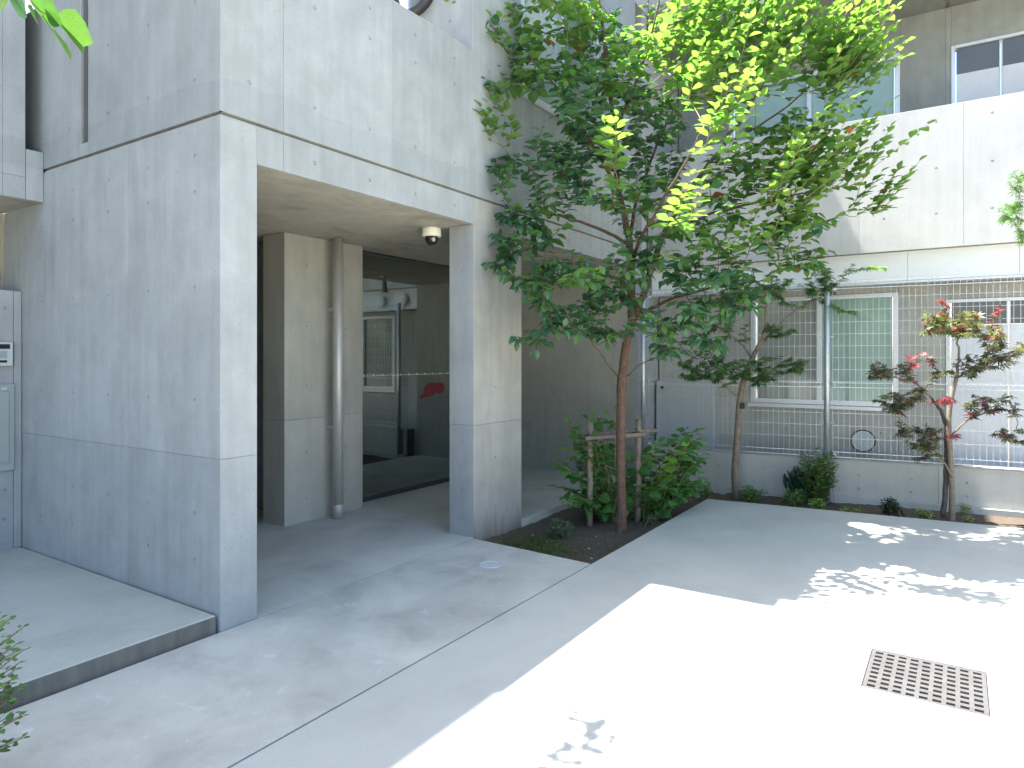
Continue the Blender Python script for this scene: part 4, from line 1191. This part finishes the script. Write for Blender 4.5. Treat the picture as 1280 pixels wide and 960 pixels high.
for (px, py, rx, ry, d, rd, n, new) in [(720, 540, 25, 24, 6.05, 0.2, 7, 0), (755, 530, 25, 15, 6.25, 0.15, 5, 0), (715, 590, 24, 22, 5.95, 0.2, 7, 0), (760, 590, 32, 30, 6.2, 0.2, 8, 0), (722, 625, 22, 12, 5.8, 0.12, 4, 0), (800, 580, 25, 35, 6.2, 0.2, 7, 0)]:
    for i in range(int(n * 1.35)): st_.append((at_d(px + rnd.uniform(-rx, rx), py + rnd.uniform(-ry, ry), d + rnd.uniform(-rd, rd)), new))
shrub('broadleaf_shrub', 'dark green broad-leaved shrub growing around the wooden stake frame', HB, st_, OVB, [M['hy'], M['hy_new']], (0.10, 0.155), 0.055, hy_mat, 300, drop=0.35, length=0.42, jit=0.35)
HB2 = at_d(812, 632, 6.2); HB2.z = SZ
st_ = []
for (px, py, rx, ry, d, rd, n, new) in [(862, 550, 26, 14, 6.5, 0.15, 8, 0), (850, 590, 34, 25, 6.2, 0.2, 12, 0), (830, 610, 26, 16, 5.95, 0.15, 7, 0), (870, 600, 16, 16, 6.1, 0.12, 4, 0), (815, 560, 18, 20, 6.4, 0.15, 4, 0)]:
    for i in range(int(n * 1.35)): st_.append((at_d(px + rnd.uniform(-rx, rx), py + rnd.uniform(-ry, ry), d + rnd.uniform(-rd, rd)), new))
for (px, py) in ((862, 552), (848, 566), (835, 578)): st_.append((at_d(px, py, 5.9), 1))
shrub('broadleaf_shrub', 'broad-leaved shrub with a lime green shoot beside the planting bed corner', HB2, st_, OVB, [M['hy'], M['hy_new']], (0.09, 0.145), 0.05, hy_mat, 300, drop=0.3, length=0.40, jit=0.35)

# ------------------------------------------------------------------ Japanese maples in the border bed
def maple(name, label, base, trunk, limbs, blobs_, mats, matfn, size, seedn, bark_m, limit=300, tmpl=PALM, per_shoot=0.030, rtr=0.03, cat='tree'):
    root = empty(name, base, label, cat)
    nd = []
    s = spline([base + Vector((0, 0, -0.05))] + trunk, 5)
    obj('trunk', tube(s, [rtr * (1.15 - 0.45 * k / (len(s) - 1)) for k in range(len(s))], 12), bark_m, root, True)
    nd.extend(s[len(s) // 2:])
    for (pts, r0, r1) in limbs: limb(root, 'branch', pts, r0, r1, M['bark_dark'] if r0 == 0.024 else bark_m, nd, 7)
    xf_, tws, tg_ = [], [], []
    for (px, py, rx, ry, d, rd, n, new) in blobs_:
        for i in range(int(n * 1.9)):
            tg_.append((at_d(px + rnd.uniform(-rx, rx), py + rnd.uniform(-ry, ry), d + rnd.uniform(-rd, rd)), new))
    b0 = list(nd)
    tg_.sort(key=lambda t: min((t[0] - n).length for n in b0))
    for tpt, new in tg_:
        pa = grow(nd, tpt, 0.03)
        nd.extend(pa[2::3])
        tws.append(tube(pa, tube_rad(pa, 0.0035, 0.0012), 4, False))
        leafy_twig(pa, 1, per_shoot, min(0.28, 0.15 + 0.4 * (pa[-1] - pa[0]).length), new, matfn, xf_, drop=0.35, size=size, jit=0.3)
    obj('twigs', join(*tws), bark_m, root, True, kind='stuff')
    add_leaves(root, tmpl, xf_, mats, limit)
    return root
GB = on_z(921, 622, -0.035); gd = GB.x * FW[0] + GB.y * FW[1]
def gq(px, py, dd=0.0): return at_d(px, py, gd + dd)
gm = maple('green_maple', 'slender green Japanese maple with pale grey trunk before the mesh fence', GB, [gq(919, 590), gq(922, 545), gq(925, 500), gq(932, 468), gq(944, 440)],
  [([gq(944, 440), gq(956, 415, -0.05), gq(958, 385, -0.1), gq(965, 350, -0.15)], 0.018, 0.006), ([gq(944, 440), gq(970, 410, 0), gq(1000, 385, -0.05), gq(1040, 365, -0.1)], 0.015, 0.005),
   ([gq(940, 447), gq(922, 425, -0.2), gq(900, 410, -0.3), gq(880, 400, -0.35)], 0.012, 0.004), ([gq(926, 500), gq(905, 482, -0.2), gq(880, 468, -0.35), gq(862, 460, -0.4)], 0.008, 0.003)],
  [(880, 462, 34, 12, gd - 0.3, 0.15, 24, 0), (930, 458, 40, 12, gd - 0.35, 0.15, 22, 0), (985, 455, 25, 10, gd - 0.3, 0.12, 14, 0), (900, 415, 34, 16, gd - 0.35, 0.12, 10, 0), (975, 412, 18, 8, gd - 0.1, 0.1, 8, 0), (990, 360, 45, 22, gd - 0.2, 0.2, 18, 0), (1035, 345, 22, 16, gd - 0.2, 0.15, 9, 0), (930, 365, 36, 18, gd - 0.25, 0.2, 14, 0), (945, 475, 30, 6, gd - 0.3, 0.1, 8, 0), (1065, 388, 20, 4, gd - 0.3, 0.05, 3, 1), (885, 440, 25, 10, gd - 0.35, 0.1, 6, 0), (1085, 330, 25, 6, gd - 0.3, 0.05, 3, 1)],
  [M['mp_green'], M['lf_mid'], M['lf_new'], M['lf_dead']], lambda fr, new: (2 if fr > 0.6 else 1) if new else (1 if rnd.random() < 0.2 else 0), (0.065, 0.092), 5, M['bark_grey'], 300, rtr=0.036)
# rope band on the maple trunk
obj('rope_band', lathe([(0.036, -0.032), (0.040, -0.02), (0.038, 0.0), (0.040, 0.02), (0.035, 0.032)], gq(926, 507), 14), M['tie'], gm, True)
RB = on_z(1190, 650, -0.035); rdp = RB.x * FW[0] + RB.y * FW[1]
def rq(px, py, dd=0.0): return at_d(px, py, rdp + dd)
def red_mat(fr, new):
    r = rnd.random()
    if new == 2: return 2 if r < 0.7 else 0
    if new == 1: return 1 if r < 0.62 else (0 if r < 0.92 else 2)
    return 0 if r < 0.68 else (1 if r < 0.95 else 2)
rm = maple('red_maple', 'small bronze and red Japanese maple with two grey stems before the mesh fence', RB, [rq(1190, 615), rq(1188, 570), rq(1186, 530), rq(1189, 500), rq(1196, 470)],
  [([rq(1196, 470), rq(1199, 445), rq(1196, 420), rq(1198, 400)], 0.013, 0.005), ([rq(1180, 648), rq(1182, 600, 0.04), rq(1183, 545, 0.04), rq(1178, 518, 0.02), rq(1165, 498, -0.05)], 0.024, 0.012),
   ([rq(1165, 498, -0.05), rq(1145, 480, -0.1), rq(1120, 472, -0.15), rq(1100, 468, -0.2)], 0.010, 0.004), ([rq(1196, 472), rq(1215, 462, -0.1), rq(1240, 448, -0.15), rq(1270, 438, -0.2)], 0.011, 0.004),
   ([rq(1189, 595, -0.02), rq(1182, 580, -0.06), rq(1165, 560, -0.15), rq(1150, 545, -0.2)], 0.010, 0.004), ([rq(1189, 545), rq(1210, 525, -0.1), rq(1235, 515, -0.15), rq(1262, 500, -0.2)], 0.009, 0.004), ([rq(1150, 545, -0.2), rq(1132, 530, -0.25), rq(1115, 515, -0.25)], 0.006, 0.003), ([rq(1262, 500, -0.2), rq(1272, 530, -0.2), rq(1262, 545, -0.2)], 0.005, 0.002)],
  [(1190, 398, 36, 9, rdp - 0.05, 0.2, 26, 1), (1178, 413, 28, 8, rdp - 0.1, 0.15, 14, 1), (1225, 415, 30, 8, rdp - 0.1, 0.15, 14, 1), (1255, 440, 24, 12, rdp - 0.15, 0.12, 14, 0), (1230, 452, 22, 10, rdp - 0.1, 0.1, 9, 0), (1190, 460, 25, 12, rdp - 0.15, 0.12, 9, 0), (1145, 450, 12, 14, rdp - 0.1, 0.1, 3, 2), (1115, 462, 28, 10, rdp - 0.2, 0.12, 15, 0), (1125, 500, 32, 12, rdp - 0.25, 0.12, 18, 0), (1130, 498, 16, 12, rdp - 0.25, 0.1, 2, 2), (1150, 540, 26, 13, rdp - 0.25, 0.12, 17, 0), (1158, 565, 14, 10, rdp - 0.2, 0.08, 8, 0), (1240, 505, 32, 14, rdp - 0.2, 0.12, 16, 0), (1262, 545, 20, 9, rdp - 0.25, 0.1, 8, 0), (1185, 545, 14, 5, rdp - 0.2, 0.05, 2, 2), (1192, 500, 14, 4, rdp - 0.2, 0.05, 3, 2), (1250, 385, 8, 12, rdp - 0.1, 0.05, 2, 2), (1182, 382, 5, 8, rdp, 0.05, 2, 2)],
  [M['mp_bronze'], M['mp_olive'], M['mp_red']], red_mat, (0.062, 0.092), 6, M['bark_grey'], 300, rtr=0.024)
# fine-leaved maple whose crown reaches in from beyond the frame
FB = Vector((edge_x(-1.5) + 0.3, -1.5, -0.035))
fd = 5.3
maple('fine_leaf_maple', 'fine-leaved green maple reaching in beside the bronze maple', FB, [FB + Vector((0.0, 0.02, 0.8)), FB + Vector((-0.05, 0.05, 1.6)), FB + Vector((-0.1, 0.1, 2.2))],
  [([FB + Vector((-0.1, 0.1, 2.2)), FB + Vector((-0.35, 0.4, 2.6)), at_d(1300, 235, fd), at_d(1275, 240, fd)], 0.012, 0.003), ([FB + Vector((-0.1, 0.1, 2.2)), FB + Vector((0.0, -0.3, 2.8)), FB + Vector((0.1, -0.5, 3.2))], 0.014, 0.004)],
  [(1275, 225, 14, 12, fd, 0.1, 8, 0), (1262, 265, 14, 14, fd, 0.1, 10, 0), (1285, 290, 14, 14, fd, 0.1, 6, 1), (1320, 230, 30, 50, fd, 0.2, 16, 0), (1380, 180, 50, 60, fd, 0.3, 26, 0)],
  [M['mp_green'], M['lf_mid'], M['lf_new']], lambda fr, new: 2 if new else (1 if rnd.random() < 0.5 else 0), (0.06, 0.085), 7, M['bark_grey'], 200, PALM_F)

# ------------------------------------------------------------------ tree at the side entrance, reaching over the camera's left
LB = Vector((-0.35, 2.65, 0.03))
lt = empty('large_leaf_tree', LB, 'large-leaved tree at the side entrance with one low leafy branch', 'tree')
nd = []
s = spline([LB + Vector((0, 0, -0.05)), LB + Vector((0.03, 0.0, 1.0)), LB + Vector((0.0, 0.05, 2.2)), LB + Vector((0.1, 0.1, 3.2))], 6)
obj('trunk', tube(s, [0.075 - 0.035 * k / (len(s) - 1) for k in range(len(s))], 14), M['bark_grey'], lt, True)
nd.extend(s[8:])
limb(lt, 'branch', [LB + Vector((0.0, 0.05, 2.2)), Vector((0.1, 2.3, 2.55)), at_d(-60, -40, 1.75), at_d(-5, -15, 1.72)], 0.016, 0.004, M['bark_grey'], nd)
limb(lt, 'branch', [LB + Vector((0.1, 0.1, 3.2)), Vector((0.6, 2.8, 3.7)), Vector((1.2, 2.85, 3.95)), Vector((1.75, 2.8, 4.0))], 0.025, 0.006, M['bark_grey'], nd)
limb(lt, 'branch', [LB + Vector((0.1, 0.1, 3.2)), Vector((-0.5, 2.5, 3.9)), Vector((-1.0, 2.3, 4.4))], 0.025, 0.006, M['bark_grey'], nd)
xl, tws = [], []
def lmat(fr, new): return 2 if new == 2 else (1 if rnd.random() < 0.7 else 0)
for c, r_, n, new in ((Vector((1.72, 2.80, 3.95)), (0.40, 0.12, 0.12), 18, 1), (Vector((0.7, 2.75, 3.9)), (0.5, 0.25, 0.25), 12, 1), (Vector((-0.6, 2.5, 4.0)), (0.8, 0.5, 0.5), 26, 1)):
    for i in range(n):
        tpt = c + Vector((rnd.uniform(-1, 1) * r_[0], rnd.uniform(-1, 1) * r_[1], rnd.uniform(-1, 1) * r_[2]))
        pa = grow(nd, tpt, 0.03); nd.extend(pa[3::3])
        tws.append(tube(pa, tube_rad(pa, 0.004, 0.0015), 4, False))
        leafy_twig(pa, 1, 0.07, 0.30, new, lmat, xl, drop=0.3, size=(0.09, 0.12))
# the low branch that shows in the corner: leaves hung one by one
d0 = 1.70
for (px, py, tx, ty, sc, mi, dd) in ((2, -12, 6, 14, 0.060, 2, 0.0), (8, -8, 36, 20, 0.075, 0, 0.02), (30, -10, 80, 28, 0.12, 1, 0.0), (34, 8, 50, 30, 0.055, 1, 0.01), (52, 20, 90, 70, 0.125, 1, -0.01), (56, 12, 105, 62, 0.125, 1, 0.02), (70, 18, 118, 52, 0.11, 1, 0.03)):
    a, b = at_d(px, py, d0 + dd), at_d(tx, ty, d0 + dd - 0.02)
    x_, y_, z_ = frame(b - a, Vector((0.35, 0.35, 0.85)) + rv(0.2))
    xl.append((a, x_, y_, z_, (b - a).length * 1.05, mi))
pa = spline([at_d(-5, -15, 1.72), at_d(25, -12, 1.71), at_d(48, 12, 1.70), at_d(62, 20, 1.70)], 4)
tws.append(tube(pa, tube_rad(pa, 0.003, 0.0012), 5, False))
obj('twigs', join(*tws), M['twig'], lt, True, kind='stuff')
add_leaves(lt, leaf_ovate(0.30, 0.05, 0.06), xl, [M['lf_old'], M['lf_mid'], M['lf_new']], 60)

# small-leaved shrub at the left edge
SB = Vector((0.52, 2.60, 0.02))
st_ = []
for i in range(70):
    py = rnd.uniform(762, 945)
    st_.append((at_d(rnd.uniform(-50, 30), py, 2.12 + rnd.uniform(-0.12, 0.18)), 1 if rnd.random() < 0.25 else 0))
shrub('small_leaf_shrub', 'small-leaved green shrub at the edge of the entrance step', SB, st_, OVS, [M['gc'], M['lf_mid']], (0.026, 0.040), 0.018, lambda fr, new: 1 if new else 0, 300, drop=0.1, length=0.26, tw='twig_red', r0=0.004)

# ------------------------------------------------------------------ low plants in the border bed
def herb(name, label, px, py, hpx, wpx, n, tmpl, mat, size, spacing=0.02, length=0.12, zb=-0.035, upright=0.8, tw='twig', limit=0, group=None, jit=0.35, drop=0.15):
    b = on_z(px, py, zb); d = b.x * FW[0] + b.y * FW[1]
    h, wd = hpx * d / FPX, wpx * d / FPX
    st = []
    for i in range(int(n * 1.8)):
        a, r = rnd.uniform(0, 2 * math.pi), math.sqrt(rnd.random()) * wd / 2
        st.append((b + Vector((math.cos(a) * r, math.sin(a) * r * 0.8, h * rnd.uniform(0.45, 1.0) * (1 - 0.35 * (r / (wd / 2)) ** 2))), 0))
    return shrub(name, label, b, st, tmpl, [mat], size, spacing, lambda fr, new: 0, limit, 'plant', drop=drop, length=length, tw=tw, r0=0.002, jit=jit, group=group)
herb('bushy_shrub', 'fine-leaved bushy shrub at the foot of the fence post', 1022, 629, 80, 66, 50, OVS, M['gc'], (0.030, 0.048), 0.018, 0.36, tw='twig_red')
herb('spiky_plant', 'dark strap-leaved plant beside the fine-leaved bushy shrub', 999, 627, 34, 22, 10, leaf_ovate(0.13, 0.03, 0.05), M['gc_dark'], (0.15, 0.22), 0.05, 0.12, drop=-0.9, jit=0.2)
herb('ground_cover_plant', 'low leafy plant at the foot of the green maple', 940, 628, 24, 44, 30, OVS, M['gc'], (0.025, 0.042), 0.018, 0.12)
herb('ground_cover_plant', 'low leafy clump in front of the dark strap-leaved plant', 993, 632, 22, 40, 28, OVS, M['gc'], (0.025, 0.042), 0.018, 0.12)
herb('ground_cover_plant', 'low pale leafy clump in front of the fine-leaved bushy shrub', 1022, 636, 16, 24, 16, OVS, M['gc_lime'], (0.025, 0.042), 0.018, 0.10)
herb('ground_cover_plant', 'dark low creeping plant on the soil between the two maples', 1113, 644, 26, 30, 22, OVS, M['gc_dark'], (0.028, 0.045), 0.018, 0.14)
herb('lime_seedling', 'lime green seedling pair on the soil beside the bronze maple', 1156, 646, 12, 22, 9, OVS, M['gc_lime'], (0.025, 0.04), 0.02, 0.07)
herb('lime_seedling', 'lime green seedling behind the foot of the bronze maple', 1205, 642, 14, 20, 9, OVS, M['gc_lime'], (0.02, 0.035), 0.02, 0.07)
herb('lime_seedling', 'lime green seedling on the paving side of the bronze maple', 1211, 652, 9, 12, 6, OVS, M['gc_lime'], (0.02, 0.035), 0.02, 0.05)
for (px, py) in ((1056, 640), (1071, 641)):
    herb('seedling', 'small green seedling on bare soil beyond the bushy shrub', px, py, 8, 11, 6, OVS, M['gc_lime'], (0.018, 0.03), 0.02, 0.05, group='small seedlings on the border soil')
herb('corner_weed', 'small dark weed where the planting bed meets the border', 882, 622, 20, 20, 14, OVS, M['gc'], (0.02, 0.035), 0.02, 0.10)
herb('greygreen_weed', 'feathery grey-green weed beside a wooden stake', 700, 672, 26, 44, 34, PALM_F, M['gc_grey'], (0.030, 0.045), 0.022, 0.16, zb=SZ)
herb('trunk_weed', 'small upright weed beside the lime green shoot', 813, 655, 16, 16, 8, OVS, M['gc_grey'], (0.022, 0.036), 0.02, 0.08, zb=SZ)
# moss and thin grass on the bed
bl = []
for i in range(5200):
    px, py = rnd.gauss(672, 30), rnd.gauss(685, 7)
    if rnd.random() < 0.12: px, py = rnd.uniform(640, 800), rnd.uniform(662, 700)
    p = on_z(px, py, SZ)
    if not (BX0 + 0.02 < p.x < 6.5 and BY0 + 0.03 < p.y < YF - 0.06): continue
    x_, y_, z_ = frame(Vector((0, 0, 1)) + rv(0.7), rv(1.0))
    bl.append((p, x_, y_, z_, rnd.uniform(0.014, 0.034), 0))
gme = fast_mesh('bed_grass', leaf_ovate(0.10, 0.0, 0.3), bl, [M['grass']])
go = bpy.data.objects.new('bed_grass', gme); COL.objects.link(go)
tag(go, 'thin moss and grass on the soil of the planting bed', 'grass', kind='stuff')
def pebble(px, py, r, mat, name, label, group=None, zb=SZ):
    c = on_z(px, py, zb + 0.004)
    v, f = [], []
    nu, nvv = 8, 5
    for j in range(nvv + 1):
        th = math.pi * j / nvv
        for i in range(nu):
            ph = 2 * math.pi * i / nu
            k = r * (1 + 0.18 * math.sin(3 * ph + px) * math.sin(th))
            v.append((c.x + k * math.sin(th) * math.cos(ph), c.y + k * 0.8 * math.sin(th) * math.sin(ph), c.z + k * 0.55 * math.cos(th)))
    for j in range(nvv):
        for i in range(nu): f.append((j * nu + i, j * nu + (i + 1) % nu, (j + 1) * nu + (i + 1) % nu, (j + 1) * nu + i))
    o = obj(name, (v, f), mat, None, True, origin=c); fix_normals(o)
    tag(o, label, 'stone', group); return o
for (px, py, r) in ((652, 684, 0.015), (666, 669, 0.012), (736, 686, 0.014), (739, 698, 0.013), (674, 686, 0.006), (737, 670, 0.012), (745, 671, 0.013), (748, 680, 0.008), (706, 701, 0.006), (760, 676, 0.007)):
    pebble(px, py, r, M['stone'], 'pebble', 'small pale pebble lying on the soil of the planting bed', 'pebbles on the planting bed')
pebble(718, 689, 0.013, M['brickbit'], 'terracotta_chip', 'orange terracotta chip lying on the soil of the planting bed')
